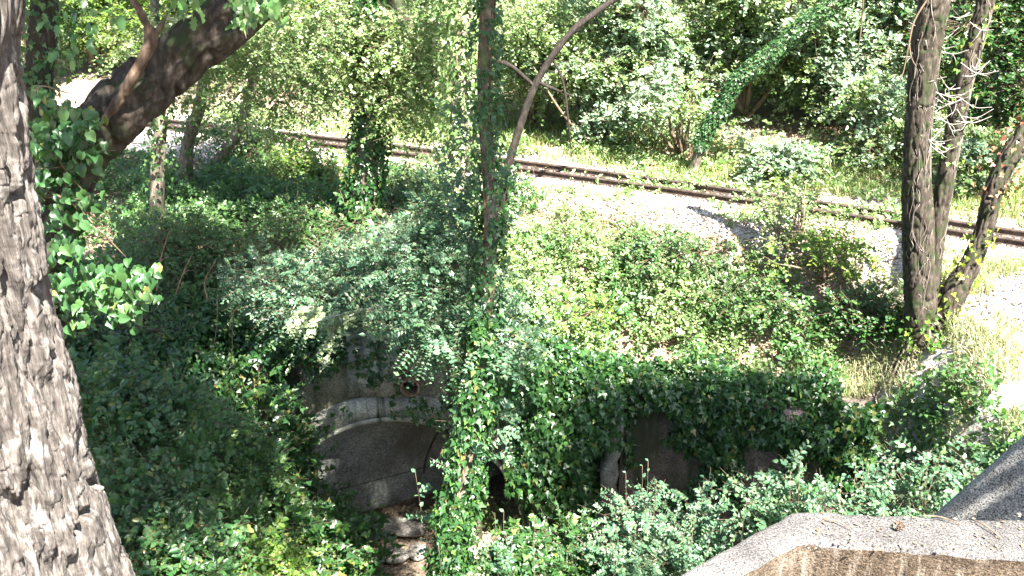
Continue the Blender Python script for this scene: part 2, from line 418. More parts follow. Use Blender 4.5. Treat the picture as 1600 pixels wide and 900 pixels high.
def ground_mat():
    m, t, out = new_mat('forest_floor')
    co = t.nodes.new('ShaderNodeTexCoord')
    n1 = N(t, 'ShaderNodeTexNoise', Scale=.9, Detail=6.0, Roughness=.6); t.links.new(co.outputs['Object'], n1.inputs['Vector'])
    v = N(t, 'ShaderNodeTexVoronoi', Scale=16.0); t.links.new(co.outputs['Object'], v.inputs['Vector'])
    n2 = N(t, 'ShaderNodeTexNoise', Scale=22.0, Detail=6.0, Roughness=.7); t.links.new(co.outputs['Object'], n2.inputs['Vector'])
    soil = ramp(t, [(.3, (.09, .065, .045)), (.5, (.19, .145, .105)), (.7, (.34, .28, .22))], n2.outputs[0])
    bal = ramp(t, [(.3, (.22, .20, .185)), (.5, (.36, .335, .315)), (.7, (.52, .49, .47))], n2.outputs[0])
    a = t.nodes.new('ShaderNodeAttribute'); a.attribute_name = 'bal'
    ad = N(t, 'ShaderNodeMath', operation='MULTIPLY_ADD'); t.links.new(n1.outputs[0], ad.inputs[0]); ad.inputs[1].default_value = .9; 
    sb = N(t, 'ShaderNodeMath', operation='SUBTRACT'); t.links.new(a.outputs['Fac'], sb.inputs[0]); sb.inputs[1].default_value = .45
    t.links.new(sb.outputs[0], ad.inputs[2])
    rr = ramp(t, [(.3, (0, 0, 0)), (.6, (1, 1, 1))], ad.outputs[0])
    mx = t.nodes.new('ShaderNodeMix'); mx.data_type = 'RGBA'; t.links.new(rr.outputs[0], mx.inputs[0]); t.links.new(soil.outputs[0], mx.inputs[6]); t.links.new(bal.outputs[0], mx.inputs[7])
    p = N(t, 'ShaderNodeBsdfPrincipled', Roughness=.92); p.inputs['Specular IOR Level'].default_value = .2
    t.links.new(mx.outputs[2], p.inputs['Base Color'])
    s2 = N(t, 'ShaderNodeMath', operation='ADD'); t.links.new(n2.outputs[0], s2.inputs[0]); t.links.new(v.outputs['Distance'], s2.inputs[1])
    b = N(t, 'ShaderNodeBump', Strength=.8, Distance=.04); t.links.new(s2.outputs[0], b.inputs['Height']); t.links.new(b.outputs[0], p.inputs['Normal'])
    t.links.new(p.outputs[0], out.inputs[0]); return m
M['ground'] = ground_mat()

# ------------------------------------------------------------------ lie of the land
near_rail = np.array([at(px, py, z=.03)[:2] for px, py in ((309, 207), (480, 232), (616, 246), (694, 251), (926, 288), (1184, 323), (1337, 347), (1412, 358), (1600, 388))])
C2 = np.polyfit(near_rail[:, 0], near_rail[:, 1], 2)
def yrail(x):
    xc = np.clip(x, -9, 10); s = np.polyval(np.polyder(C2), xc)
    return np.polyval(C2, xc) + s*(np.asarray(x)-xc)
GAUGE = .52
def sl_(x): return np.polyval(np.polyder(C2), np.clip(x, -9, 10))
def dtrack(x, y):  # + on the camera's side of the track's centre line
    s = sl_(x); return (yrail(x)-y)/np.sqrt(1+s*s) + GAUGE/2

XA0, XA1 = -4.3, 5.1                       # where the walls stand
def ywall(x): return 13.0 - .0*np.asarray(x) - .9*sstep(1.7, 5.2, x)
def wall_top(x): return -1.0 - .75*sstep(-.5, 1.8, x) + .1*sstep(3, 5, x) - .45*sstep(-3.3, -4.2, x)
def H(x, y, cliff=True):
    x = np.asarray(x, float); y = np.asarray(y, float)
    d = dtrack(x, y)
    rough = (fbm(x*.55, y*.55, 0, 21, 4)-.5)
    slope = .20 + .17*sstep(-3, 1.5, x) - .12*sstep(3.5, 7, x)
    up = -np.maximum(d-1.5, 0)*slope - .0*d
    up = up + rough*.35*sstep(1.2, 3, np.abs(d))
    back = np.maximum(-d-2.6, 0); up = up + .16*back + .10*np.maximum(back-6, 0)
    wb = (1-sstep(.35, 2.6, y-ywall(x)))*sstep(XA0-.6, XA0+.3, x)*(1-sstep(XA1-.2, XA1+1.2, x))
    up = up + (wall_top(x)-.04+rough*.1-up)*wb
    up = np.minimum(up, 16)
    up = np.maximum(up, -2.4)
    low = -4.55 + rough*.35 + .25*np.clip(12-y, 0, 6)/6
    gul = sstep(-5.1+.1*rough, -3.5, x)*(1-sstep(4.6, 6.2, x))
    yw = ywall(x)+.25
    inw = (x > XA0-.3) & (x < XA1+.3)
    soft = 1-sstep(yw-1.9, yw+.2, y)
    hard = (y < yw).astype(float)
    wallness = sstep(XA0-.3, XA0+.1, x)*(1-sstep(XA1-.1, XA1+.3, x))
    front = soft*(1-wallness)+hard*wallness
    z = up + (low-up)*gul*front
    nb = (1-sstep(1.6, 4.2, y+.35*np.abs(x+1.8)))*(1-sstep(1.5, 3.0, np.abs(x+2.2)))       # the bank the old trunk stands on
    z = z + (1.2-z)*nb
    rb = (1-sstep(3.6, 5.4, y))*sstep(1.0, 2.4, x)
    z = z + (1.0-z)*rb
    return z

def grid_axis(a, b, step, far):
    core = np.arange(a, b+1e-6, step)
    o = []; s = step; p = b
    while p < far: s *= 1.35; p += s; o.append(p)
    q = []; s = step; p = a
    while p > -far: s *= 1.35; p -= s; q.append(p)
    return np.array(q[::-1] + list(core) + o)
gx = grid_axis(-13, 13, .14, 420); gy = grid_axis(1.0, 34, .14, 420)
GX, GY = np.meshgrid(gx, gy); GZ = H(GX, GY) + .05*(fbm(GX*3, GY*3, 0, 5, 3)-.5)
nx, ny = len(gx), len(gy)
ii, jj = np.meshgrid(np.arange(ny-1), np.arange(nx-1), indexing='ij')
Fg = np.stack([ii*nx+jj, ii*nx+jj+1, (ii+1)*nx+jj+1, (ii+1)*nx+jj], -1).reshape(-1, 4)
ARC_X, ARC_R, SPR = float(at(618, 643, Y=13.0)[0]), 1.95, -4.25
cx_ = GX.ravel()[Fg].mean(1); zz = GZ.ravel()[Fg]; steep = (zz.max(1)-zz.min(1)) > 1.2
cy_ = GY.ravel()[Fg].mean(1)
hole = (np.abs(cx_-ARC_X) < ARC_R+.3) & steep & (cy_ > 12)
Fg = Fg[~hole]
bal = 1-sstep(1.0, 2.1, np.abs(dtrack(GX, GY)-.2))
bal = np.maximum(bal, .8*(1-sstep(.6, 1.7, np.hypot((GX-7.3)/1.5, (GY-12.9)/1.2))))
bal = np.maximum(bal, .75*(1-sstep(.7, 1.3, np.hypot((GX-5.8)/1.6, (GY-11.3)/1.3))))
g = mesh_obj('ground', np.column_stack([GX.ravel(), GY.ravel(), GZ.ravel()]), Fg, M['ground'], attr={'bal': bal.ravel()}, smooth=True)
props(g, kind='structure')

# ------------------------------------------------------------------ the railway
xs = np.linspace(-16, 15, 240)
def rail_line(off):
    s = sl_(xs); k = np.sqrt(1+s*s)
    return np.column_stack([xs - (-s/k)*off*-1*0 + s/k*off, yrail(xs) - off/k, xs*0])
track = thing('railway_track', 'narrow rusty railway track curving across the pale gravel bank', 'railway track', (float(0), float(yrail(0)), 0.0))
prof = 1.05*np.array([(-.055, 0), (.055, 0), (.055, .012), (.012, .02), (.012, .088), (.032, .096), (.032, .128), (-.032, .128), (-.032, .096), (-.012, .088), (-.012, .02), (-.055, .012)])
for off, lab in ((0, 'near rail'), (-GAUGE, 'far rail')):
    L = rail_line(off); T = nrm(np.gradient(L, axis=0)); S = np.cross(T, [0, 0, 1.0])
    V = (L[:, None] + S[:, None]*prof[None, :, 0, None] + np.array([0, 0, 1.0])*(prof[None, :, 1, None]+.02))
    n = len(prof); i = np.arange(len(L)-1)[:, None]; j = np.arange(n)[None]
    F = np.stack([i*n+j, i*n+(j+1) % n, (i+1)*n+(j+1) % n, (i+1)*n+j], -1).reshape(-1, 4)
    mesh_obj('rail', V.reshape(-1, 3), F, M['rail'], track)
Lc = rail_line(-GAUGE/2); T = nrm(np.gradient(Lc, axis=0)); Sd = np.cross(T, [0, 0, 1.0])
acc = np.concatenate([[0], np.cumsum(np.linalg.norm(np.diff(Lc, axis=0), axis=1))])
for s in np.arange(.3, acc[-1], .62):
    k = int(np.searchsorted(acc, s)); k = min(k, len(Lc)-1)
    c, t_, sd = Lc[k], T[k], Sd[k]
    a = .09; b = .48; mb = MB()
    q = [c + t_*(-a)+sd*(-b), c + t_*a+sd*(-b), c + t_*a+sd*b, c + t_*(-a)+sd*b]
    V, F = prism(np.array(q)+[0, 0, -.08], [0, 0, .094]); mb.add(V, F); mb.build('sleeper', M['sleeper'], track)

def stones(name, P, S, rng, mat):
    oct_v = np.array([[1, 0, 0], [0, 1, 0], [-1, 0, 0], [0, -1, 0], [0, 0, .7], [0, 0, -.5]])
    f = np.array([[0, 1, 4], [1, 2, 4], [2, 3, 4], [3, 0, 4], [1, 0, 5], [2, 1, 5], [3, 2, 5], [0, 3, 5]])
    n = len(P); V = oct_v[None]*(.6+.7*rng.random((n, 6, 1)))*S[:, None, None]
    a = rng.random(n)*6.28; c, s = np.cos(a)[:, None], np.sin(a)[:, None]
    V = np.stack([V[..., 0]*c-V[..., 1]*s, V[..., 0]*s+V[..., 1]*c, V[..., 2]], -1) + P[:, None]
    F = (f[None] + (np.arange(n)*6)[:, None, None]).reshape(-1, 3)
    return mesh_obj(name, V.reshape(-1, 3), F, mat, attr={'rnd': np.repeat(rng.random(n), 6)})
rng = np.random.default_rng(4)
n = 60000; x = rng.uniform(-10, 10, n); off = rng.normal(.1, .85, n); y = yrail(x)+GAUGE/2 - off
P = np.column_stack([x, y, H(x, y)+.015]); o = stones('gravel', P, .018+.03*rng.random(n)**2, rng, M['gravel'])
props(o, 'pale gravel ballast spread along the railway track', 'gravel', kind='stuff')

# ------------------------------------------------------------------ tunnel portal
def wall_top(x): return -1.0 - .75*sstep(-.5, 1.8, x) + .1*sstep(3, 5, x) - .45*sstep(-3.3, -4.2, x)
portal = thing('tunnel_portal', 'old mossy concrete tunnel mouth with a round arch, under the ivy', 'tunnel', (ARC_X, 13.0, -4.5))
TH_ = .38
def ring_pts(r, n=40, a0=0, a1=math.pi): 
    a = np.linspace(a0, a1, n); return np.column_stack([ARC_X+r*np.cos(a), SPR+r*np.sin(a)])
# face wall with the arch cut out: strips from the arch to the wall's outline
def face_with_hole(x0, x1, y0, y1, ztop, zbot, r):
    n = 64; a = np.linspace(0, math.pi, n); inner = np.column_stack([ARC_X+r*np.cos(a), SPR+r*np.sin(a)])
    inner = np.vstack([[ARC_X+r, zbot], inner, [ARC_X-r, zbot]])
    out = []
    for (px, pz) in inner:
        dx, dz = px-ARC_X, pz-(SPR); 
        if pz <= SPR+1e-6: out.append((x1 if dx > 0 else x0, pz)); continue
        tt = min((x1-ARC_X)/dx if dx > 1e-6 else 1e9, (x0-ARC_X)/dx if dx < -1e-6 else 1e9)
        X_ = ARC_X+dx*tt; Z_ = SPR+dz*tt; zt = float(ztop(X_))
        if Z_ > zt:
            lo, hi = 0, tt
            for _ in range(30):
                m_ = (lo+hi)/2
                if SPR+dz*m_ > float(ztop(ARC_X+dx*m_)): hi = m_
                else: lo = m_
            X_ = ARC_X+dx*lo; Z_ = SPR+dz*lo
        out.append((X_, Z_))
    out = np.array(out); m = len(inner)
    # put the two top corners in exactly
    for xc in (x0, x1):
        k = np.argmin(np.hypot(out[:, 0]-xc, out[:, 1]-float(ztop(xc)))); out[k] = (xc, float(ztop(xc)))
    V = []
    for yy in (y0, y1):
        V += [(p[0], yy, p[1]) for p in inner] + [(p[0], yy, p[1]) for p in out]
    V = np.array(V); i = np.arange(m-1)
    F = [np.stack([i, i+1, m+i+1, m+i], -1), np.stack([2*m+i, 3*m+i, 3*m+i+1, 2*m+i+1], -1),
         np.stack([m+i, m+i+1, 3*m+i+1, 3*m+i], -1), np.stack([i, 2*m+i, 2*m+i+1, i+1], -1)]
    return V, np.concatenate(F)
V, F = face_with_hole(XA0, 1.62, 13.0, 13.0+TH_, wall_top, -4.9, ARC_R)
mesh_obj('wall', V, F, M['portal'], portal)
# raised arch ring, 5 cm proud
a = np.linspace(.12, math.pi-.12, 48)
V = []
for r_ in (ARC_R-.012, ARC_R+.40):
    for yy in (12.93, 13.06): V += [(ARC_X+r_*math.cos(t), yy, SPR+r_*math.sin(t)) for t in a]
n = len(a); i = np.arange(n-1)
F = np.concatenate([np.stack([i, i+1, 2*n+i+1, 2*n+i], -1), np.stack([n+i, 3*n+i, 3*n+i+1, n+i+1], -1), np.stack([2*n+i, 2*n+i+1, 3*n+i+1, 3*n+i], -1),
                    np.stack([i, n+i, n+i+1, i+1], -1), np.array([[0, 2*n, 3*n, n], [n-1, 2*n-1, 4*n-1, 3*n-1]])])
mesh_obj('arch_ring', np.array(V), F, M['arch'], portal)
a = np.linspace(.12, math.pi-.12, 48); V = []
for r_ in (ARC_R-.03, ARC_R+.045):
    for yy in (12.90, 12.928): V += [(ARC_X+r_*math.cos(t), yy, SPR+r_*math.sin(t)) for t in a]
n = len(a); i = np.arange(n-1)
F = np.concatenate([np.stack([i, i+1, 2*n+i+1, 2*n+i], -1), np.stack([n+i, 3*n+i, 3*n+i+1, n+i+1], -1), np.stack([2*n+i, 2*n+i+1, 3*n+i+1, 3*n+i], -1), np.stack([i, n+i, n+i+1, i+1], -1)])
mesh_obj('arch_rim', np.array(V), F, M['arch'], portal)
# barrel lining
a = np.linspace(0, math.pi, 41); ringp = np.vstack([[ARC_X+ARC_R, -4.95], np.column_stack([ARC_X+ARC_R*np.cos(a), SPR+ARC_R*np.sin(a)]), [ARC_X-ARC_R, -4.95]])
SKEW = 2.0; YE = 16.6
ys = np.linspace(13.06, YE, 40); V = np.array([(p[0]+SKEW*(yy-13.06), yy, p[1]) for yy in ys for p in ringp])
m = len(ringp); i = np.arange(len(ys)-1)[:, None]; j = np.arange(m-1)[None]
F = np.stack([i*m+j, (i+1)*m+j, (i+1)*m+j+1, i*m+j+1], -1).reshape(-1, 4)
mesh_obj('tunnel_lining', V, F, M['lining'], portal, smooth=True)
mb = MB(); ex = ARC_X+SKEW*(YE-13.06); V, F = prism([(ex-ARC_R, YE, -4.95), (ex+ARC_R, YE, -4.95), (ex+ARC_R, YE, -2.2), (ex-ARC_R, YE, -2.2)], [0, .2, 0]); mb.add(V, F); mb.build('end_wall', M['lining'], portal)
mb = MB(); V, F = prism([(ARC_X-ARC_R, 13.08, -4.5), (ARC_X+ARC_R, 13.08, -4.5), (ex+ARC_R, YE, -4.5), (ex-ARC_R, YE, -4.5)], [0, 0, -.2]); mb.add(V, F); mb.build('tunnel_floor', M['ground'], portal)
# joint lines of the lining: one along each side and one ring
mb = MB()
for ang, y0, y1, wd in ((math.pi-.16, 13.3, 16.5, .006), (.16, 13.3, 16.5, .006)):
    r_ = ARC_R-.006; p = lambda a_, y_: (ARC_X+SKEW*(y_-13.06)+r_*math.cos(a_), y_, SPR+r_*math.sin(a_))
    V = [p(ang-wd, y0), p(ang-wd, y1), p(ang+wd, y1), p(ang+wd, y0)]; mb.add(np.array(V), np.array([[0, 1, 2, 3]]))
for y0 in (14.15,):
    aa = np.linspace(.1, math.pi-.1, 24); V = [(ARC_X+SKEW*(yy-13.06)+(ARC_R-.009)*math.cos(t), yy, SPR+(ARC_R-.009)*math.sin(t)) for t in aa for yy in (y0, y0+.02)]
    i = np.arange(23); mb.add(np.array(V), np.stack([2*i, 2*i+1, 2*i+3, 2*i+2], -1))
mb.build('joint', M['seam'], portal)
# block over the crown of the arch and the drain pipe beside it
mb = MB(); bx0, bx1 = at(541, 560, Y=12.9)[0], at(622, 560, Y=12.9)[0]
V, F = prism([(bx0, 12.86, SPR+ARC_R+.42), (bx1+.05, 12.86, SPR+ARC_R+.42), (bx1, 12.86, -.86), (bx0+.03, 12.86, -.86)], [0, .36, 0]); mb.add(V, F)
mb.build('keystone_block', M['arch'], portal)
pc = at(642, 600, Y=12.85)
V, F, _ = tube([(pc[0], 12.72, pc[2]), (pc[0], 12.85, pc[2]), (pc[0], 13.1, pc[2])], [.15, .15, .15], 18, 5, wob=0, cap=False)
mb = MB(); mb.add(V, F); V, F, _ = tube([(pc[0], 12.72, pc[2]), (pc[0], 12.9, pc[2]), (pc[0], 13.1, pc[2])], [.118, .118, .118], 18, 5, wob=0, cap=False); mb.add(V, F[0][:, ::-1])
a = np.arange(18)*2*math.pi/18
V = np.array([(pc[0]+r_*math.cos(t), 12.72, pc[2]+r_*math.sin(t)) for r_ in (.118, .15) for t in a]); i = np.arange(18)
mb.add(V, np.stack([i, (i+1) % 18, 18+(i+1) % 18, 18+i], -1)); mb.build('drain_pipe', M['bark_dead'], portal)

# retaining wall to the right, set back and leaning a little, with a pier at its left end
rw = thing('retaining_wall', 'damp brown retaining wall half hidden by ivy, right of the tunnel mouth', 'wall', (3.4, 12.4, -4.6))
xx = np.linspace(1.68, XA1, 26); nzv = 18
V = []; zt = wall_top(xx)
for k in range(nzv):
    f = k/(nzv-1); z_ = -4.9 + (zt+4.9)*f
    yy = ywall(xx) - .18*(1-f) + .05*(fbm(xx*2, z_*2, 0, 31, 3)-.5)
    V.append(np.column_stack([xx, yy, z_]))
V = np.concatenate(V); n = len(xx); i = np.arange(nzv-1)[:, None]; j = np.arange(n-1)[None]
F = np.stack([i*n+j, i*n+j+1, (i+1)*n+j+1, (i+1)*n+j], -1).reshape(-1, 4)
nb = len(V); Vb = V[-n:]+[0, .45, 0]; V = np.vstack([V, Vb]); j = np.arange(n-1)
F = np.concatenate([F, np.stack([(nzv-1)*n+j, (nzv-1)*n+j+1, nb+j+1, nb+j], -1)])
mesh_obj('wall_face', V, F, M['wall'], rw)
mb = MB(); p0 = at(968, 660, Y=12.2)[0]; p1 = at(938, 880, Y=12.2)[0]
nz_ = 30; zz_ = np.linspace(-1.85, -4.9, nz_); Vp = []
for k, z_ in enumerate(zz_):
    f = k/(nz_-1); xl = p0-.10-.22*f+.05*(float(vnoise(z_*4, 1))-.5)*2; xr = p0+.10-.06*f+.05*(float(vnoise(z_*5, 7))-.5)*2; yf = 12.5-.4*f+.05*float(vnoise(z_*6, 3)); Vp += [(xl, 13.1, z_), (xl-.01, yf+.06, z_), (xl+.06, yf, z_), (xr-.05, yf+.02, z_), (xr, yf+.12, z_), (xr, 13.1, z_)]
i = np.arange(nz_-1)[:, None]; j = np.arange(5)[None]; mb.add(np.array(Vp), [np.stack([i*6+j, (i+1)*6+j, (i+1)*6+j+1, i*6+j+1], -1).reshape(-1, 4), np.array([[0, 1, 2], [0, 2, 3], [0, 3, 4], [0, 4, 5]])]); mb.build('pier', M['walledge'], rw)
for px, py, lab in ((1240, 652, 'small square concrete block on top of the ivy covered wall'), (1392, 712, 'low concrete post end in the dark gap under the pale grass bank')):
    c = at(px, py, Y=float(ywall(4))-.1); mb = MB(); s = .2
    q = np.array([(c[0]-s, c[1]-.12, c[2]-s*.9), (c[0]+s, c[1]-.15, c[2]-s*.9), (c[0]+s*.9, c[1]-.12, c[2]+s*.7), (c[0]-s*.9, c[1]-.1, c[2]+s*.75)])
    V, F = prism(q, [0, .4, .03]); mb.add(V, F)
    o = mb.build('concrete_block', M['wall']); props(o, lab, 'block')
    if py > 680: o.data.transform(__import__('mathutils').Matrix.Identity(4))

# ------------------------------------------------------------------ the parapet we stand behind
def plan(px, py, z): return at(px, py, z=z)[:2]
ZL = 2.6
Pb = [plan(1050, 900, ZL), plan(1240, 795, ZL), plan(1600, 808, ZL)]
Pf = [plan(1150, 900, ZL), plan(1246, 845, ZL), plan(1600, 872, ZL)]
d0 = nrm(Pb[0]-Pb[1])*1.6; d2 = nrm(Pb[2]-Pb[1])*2.5
Pb = [Pb[0]+d0, Pb[0], Pb[1], Pb[2], Pb[2]+d2]; Pf = [Pf[0]+d0, Pf[0], Pf[1], Pf[2], Pf[2]+d2]
par = thing('bridge_parapet', 'rough grey concrete bridge parapet corner with brown stained side, lower right', 'parapet', (1.3, 3.3, 1.0))
def dense(line, n=40):
    line = np.array(line); out = [];
    for a_, b_ in zip(line[:-1], line[1:]):
        t = np.linspace(0, 1, n, endpoint=False)[:, None]; out.append(a_*(1-t)+b_*t)
    return np.vstack(out+[line[-1:]])
db, df = dense(Pb), dense(Pf); nn = len(db); rows = []
rngp = np.random.default_rng(8)
K = 16
for k in range(K):
    f = k/(K-1); p = db*(1-f)+df*f
    edge = .022*(sstep(.88, 1, f)+sstep(.12, 0, f))
    z_ = ZL - edge + .018*(fbm(p[:, 0]*9, p[:, 1]*9, 0, 41, 3)-.5)
    if k == K-1: p = p + (fbm(p[:, 0]*14, p[:, 1]*14, 0, 44, 3)-.5)[:, None]*.03
    rows.append(np.column_stack([p, z_]))
V = np.concatenate(rows); i = np.arange(K-1)[:, None]; j = np.arange(nn-1)[None]
F = np.stack([i*nn+j, (i+1)*nn+j, (i+1)*nn+j+1, i*nn+j+1], -1).reshape(-1, 4)
mesh_obj('coping', V, F[:, ::-1], M['ledge_top'], par, smooth=True)
rows = []; K2 = 24; top = V[-nn:]
for k in range(K2):
    f = k/(K2-1); z_ = top[:, 2]*(1-f)+.6*f
    o_ = -.012*sstep(0, .02, f)
    y_ = top[:, 1] + .02*(fbm(top[:, 0]*12, z_*5, 0, 43, 3)-.5)*(k > 0) + o_*-1
    rows.append(np.column_stack([top[:, 0], y_, z_]))
V1 = np.concatenate(rows); i = np.arange(K2-1)[:, None]
F1 = np.stack([i*nn+j, (i+1)*nn+j, (i+1)*nn+j+1, i*nn+j+1], -1).reshape(-1, 4)
bk = np.column_stack([db, np.full(nn, .6)]); V1 = np.vstack([V1, V[:nn], bk]); q = K2*nn; jj_ = np.arange(nn-1)
F1 = np.concatenate([F1, np.stack([q+jj_, q+jj_+1, q+nn+jj_+1, q+nn+jj_], -1)])
mesh_obj('side_face', V1, F1, M['ledge_side'], par, smooth=True)
# sloping wing wall beyond
A_ = at(1470, 806, Y=5.3); B_ = at(1600, 692, Y=5.0); dirn = (B_-A_)
A2 = A_ - dirn*.9; B2 = B_ + dirn*1.6
wing = MB(); V, F = prism([A2, B2, (B2[0], B2[1], .4), (A2[0], A2[1], .4)], [.03, .10, -.03]); wing.add(V, F)
o = wing.build('wing_wall', M['wing']); props(o, 'plain grey sloping concrete wall rising behind the parapet at the right edge', 'wall')
# debris on the coping
rng = np.random.default_rng(12)
c = at(1404, 824, z=ZL+.01)
mb = MB()
for k in range(26):
    a_ = rng.normal(0, 1, 3); a_ = a_/np.linalg.norm(a_); a_[2] = abs(a_[2]); s = .012
    L_ = (np.array([c + a_*.012]), np.array([a_]))
    stick_mesh('', L_[0], L_[1], .014, .006, None, mb=mb)
o = mb.build('seed_cone', M['bark_red']); props(o, 'small reddish brown cone lying on the parapet top', 'cone')
for k, (a_, b_, lab) in enumerate((((1290, 812), (1330, 826), 'short thin twig on the parapet near the angle'), ((1440, 806), (1500, 818), 'longer thin twig on the parapet beyond the cone'), ((1520, 812), (1566, 842), 'dark broken twig on the parapet at the right'))):
    pa, pb = at(*a_, z=ZL+.012), at(*b_, z=ZL+.012); mid = (pa+pb)/2 + [0, .012, .006]
    V, F, _ = tube([pa, mid, pb], [.003, .0035, .002], 5, 8); o = mesh_obj('twig', V, F, M['twig']); props(o, lab, 'twig', 'twigs lying on the parapet')
n = 160; px_ = rng.uniform(1260, 1640, n); py_ = rng.uniform(803, 862, n)
P = np.array([at(a_, b_, z=ZL+.008) for a_, b_ in zip(px_, py_)])
o = leaf_mesh('leaf_litter', (P, rng.normal(0, 1, (n, 3))*[1, 1, .1], np.array([[0, 0, 1.0]])+rng.normal(0, .2, (n, 3)), .006+.016*rng.random(n)**2), T_OVATE, M['dry'])
props(o, 'scattered dry leaf crumbs on the parapet top', 'leaf litter', kind='stuff')

# ------------------------------------------------------------------ trees
def limb(mb, pts, rad, **kw):
    V, F, fr = tube(pts, rad, **kw); mb.add(V, F); return fr

def joinup(mb, O, blobs, r, every=4):
    O = O[::every]; B = np.array(blobs, float)[:, :3]
    k = np.argmin(((O[:, None]-B[None])**2).sum(-1), 1); d = O-B[k]; L = np.linalg.norm(d, axis=1)
    k2 = L > .02; stick_mesh('', B[k][k2], d[k2], L[k2], r*1.3, None, mb=mb)

def crown_for(parent, blobs, nclump, per, crad, rng, mat, size=.07, L=.3, nl=7, thr=.0, tpl=T_SIMPLE, limbs_from=None, name='crown', pinnate=False, shell=.2, up=.5, rough=.6, seed=0, twigmat='twig', tr=.004, flat=.6, lr=1.0):
    lv, tw = clump_twigs(blobs, nclump, per, crad, rng, L=L, nl=nl, size=size, thr=thr, pinnate=pinnate, shell=shell, up=up, rough=rough, seed=seed, flat=flat)
    o = leaf_mesh(name, lv, tpl, mat, parent)
    mb = MB(); stick_mesh('', tw[0], tw[1], tw[2], tr, None, mb=mb)
    if limbs_from is not None:
        joinup(mb, tw[0], blobs, tr)
        B = np.array(blobs)
        for b in B:
            for q in range(2):
                e = b[:3] + rng.normal(0, .35, 3)*b[3:6]
                s = np.array(limbs_from[rng.integers(len(limbs_from))]); mid = (s+e)/2 + rng.normal(0, .12, 3)*np.linalg.norm(e-s)
                V, F, _ = tube([s, mid, e], [.05*lr, .032*lr, .008*lr], 6, 10); mb.add(V, F)
    mb.build('branch', M[twigmat], parent)
    return o

# 1. the great furrowed trunk at the left edge
rng = np.random.default_rng(21)
YB = 2.55
edge_px = [(16, -140), (32, 0), (47, 120), (55, 250), (76, 400), (100, 520), (131, 650), (158, 770), (200, 900), (250, 1040)]
rads = [.25, .27, .285, .30, .315, .325, .34, .355, .375, .41]
pts = []
for (px, py), r_ in zip(edge_px, rads):
    p = at(px, py, Y=YB); 
    pts.append((p[0]-r_*1.0-.075, YB+.02*r_, p[2]))
pts = pts[::-1]; rads = rads[::-1]
pts = [(pts[0][0]+.10, YB-.02, .9), (pts[0][0]+.04, YB-.02, 1.7)] + pts + [(pts[-1][0]-.25, YB, 6.6), (pts[-1][0]-.4, YB, 9.0)]
rads = [.52, .45] + rads + [.2, .12]
t = thing('oak_tree', 'massive tree trunk with deeply furrowed pale bark filling the left edge', 'tree', (pts[0][0], pts[0][1], float(pts[0][2])))
V, F, fr = tube(pts, rads, 520, 1150, cell=.030, depth=.032, seed=5, stretch=9.0, wob=.05)
mesh_obj('trunk', V, F, M['bark_big'], t, smooth=True)
top = pts[-1]
crown_for(t, [(top[0]-1.6, 4.2, 9.4, 1.8, 1.6, 1.0), (top[0]-.2, 4.4, 9.0, 1.6, 1.2, .8), (top[0]-2.4, 6.0, 8.6, 1.6, 1.6, 1.1)], 330, 9, .3, rng, M['oak'], size=.12, L=.35, nl=7, limbs_from=[top, pts[-2]])

# 2. leaning fork trunk behind it
t = thing('leaning_tree', 'dark rough trunk leaning up to the right from behind the big pale trunk', 'tree', tuple(at(60, 560, Y=4.6)))
mb = MB()
pp = [at(30, 700, Y=4.5), at(60, 480, Y=4.6), at(88, 345, Y=4.65), at(120, 250, Y=4.7), at(185, 172, Y=4.75), at(262, 105, Y=4.85), at(352, 34, Y=4.95), at(438, -48, Y=5.1), at(560, -160, Y=5.5), at(640, -420, Y=6.3)]
rr = [.16, .14, .105, .125, .135, .125, .13, .128, .11, .06]
pp[0] = np.array([pp[0][0]-.4, 4.3, .2]); 
fr2 = limb(mb, pp, rr, nseg=90, nring=420, cell=.045, depth=.018, seed=9, stretch=3.5, wob=.12)
mb.build('trunk', M['bark_dark'], t, smooth=True)
mb = MB()
limb(mb, [at(163, 190, Y=4.62), at(190, 150, Y=4.60), at(222, 95, Y=4.58), at(236, 62, Y=4.6), at(226, 30, Y=4.62), at(206, -4, Y=4.66), at(190, -40, Y=4.7)], [.020, .024, .023, .026, .018, .013, .010], nseg=24, nring=90, cell=.02, depth=.006, seed=3, stretch=6)
limb(mb, [at(236, 62, Y=4.6), at(252, 40, Y=4.62), at(262, 20, Y=4.66)], [.02, .012, .003], nseg=10, nring=16)
mb.build('dead_branch', M['bark_red'], t, smooth=True)
top = pp[-1]
crown_for(t, [(top[0]-2.2, 6.5, 8.2, 1.5, 1.8, .9), (top[0]-3.4, 6.0, 7.6, 1.6, 1.8, .9), (top[0]-2.0, 8.2, 8.0, 1.4, 1.4, .8)], 330, 9, .28, rng, M['oak'], size=.11, L=.32, nl=7, limbs_from=[pp[-1], pp[-2]], seed=3)
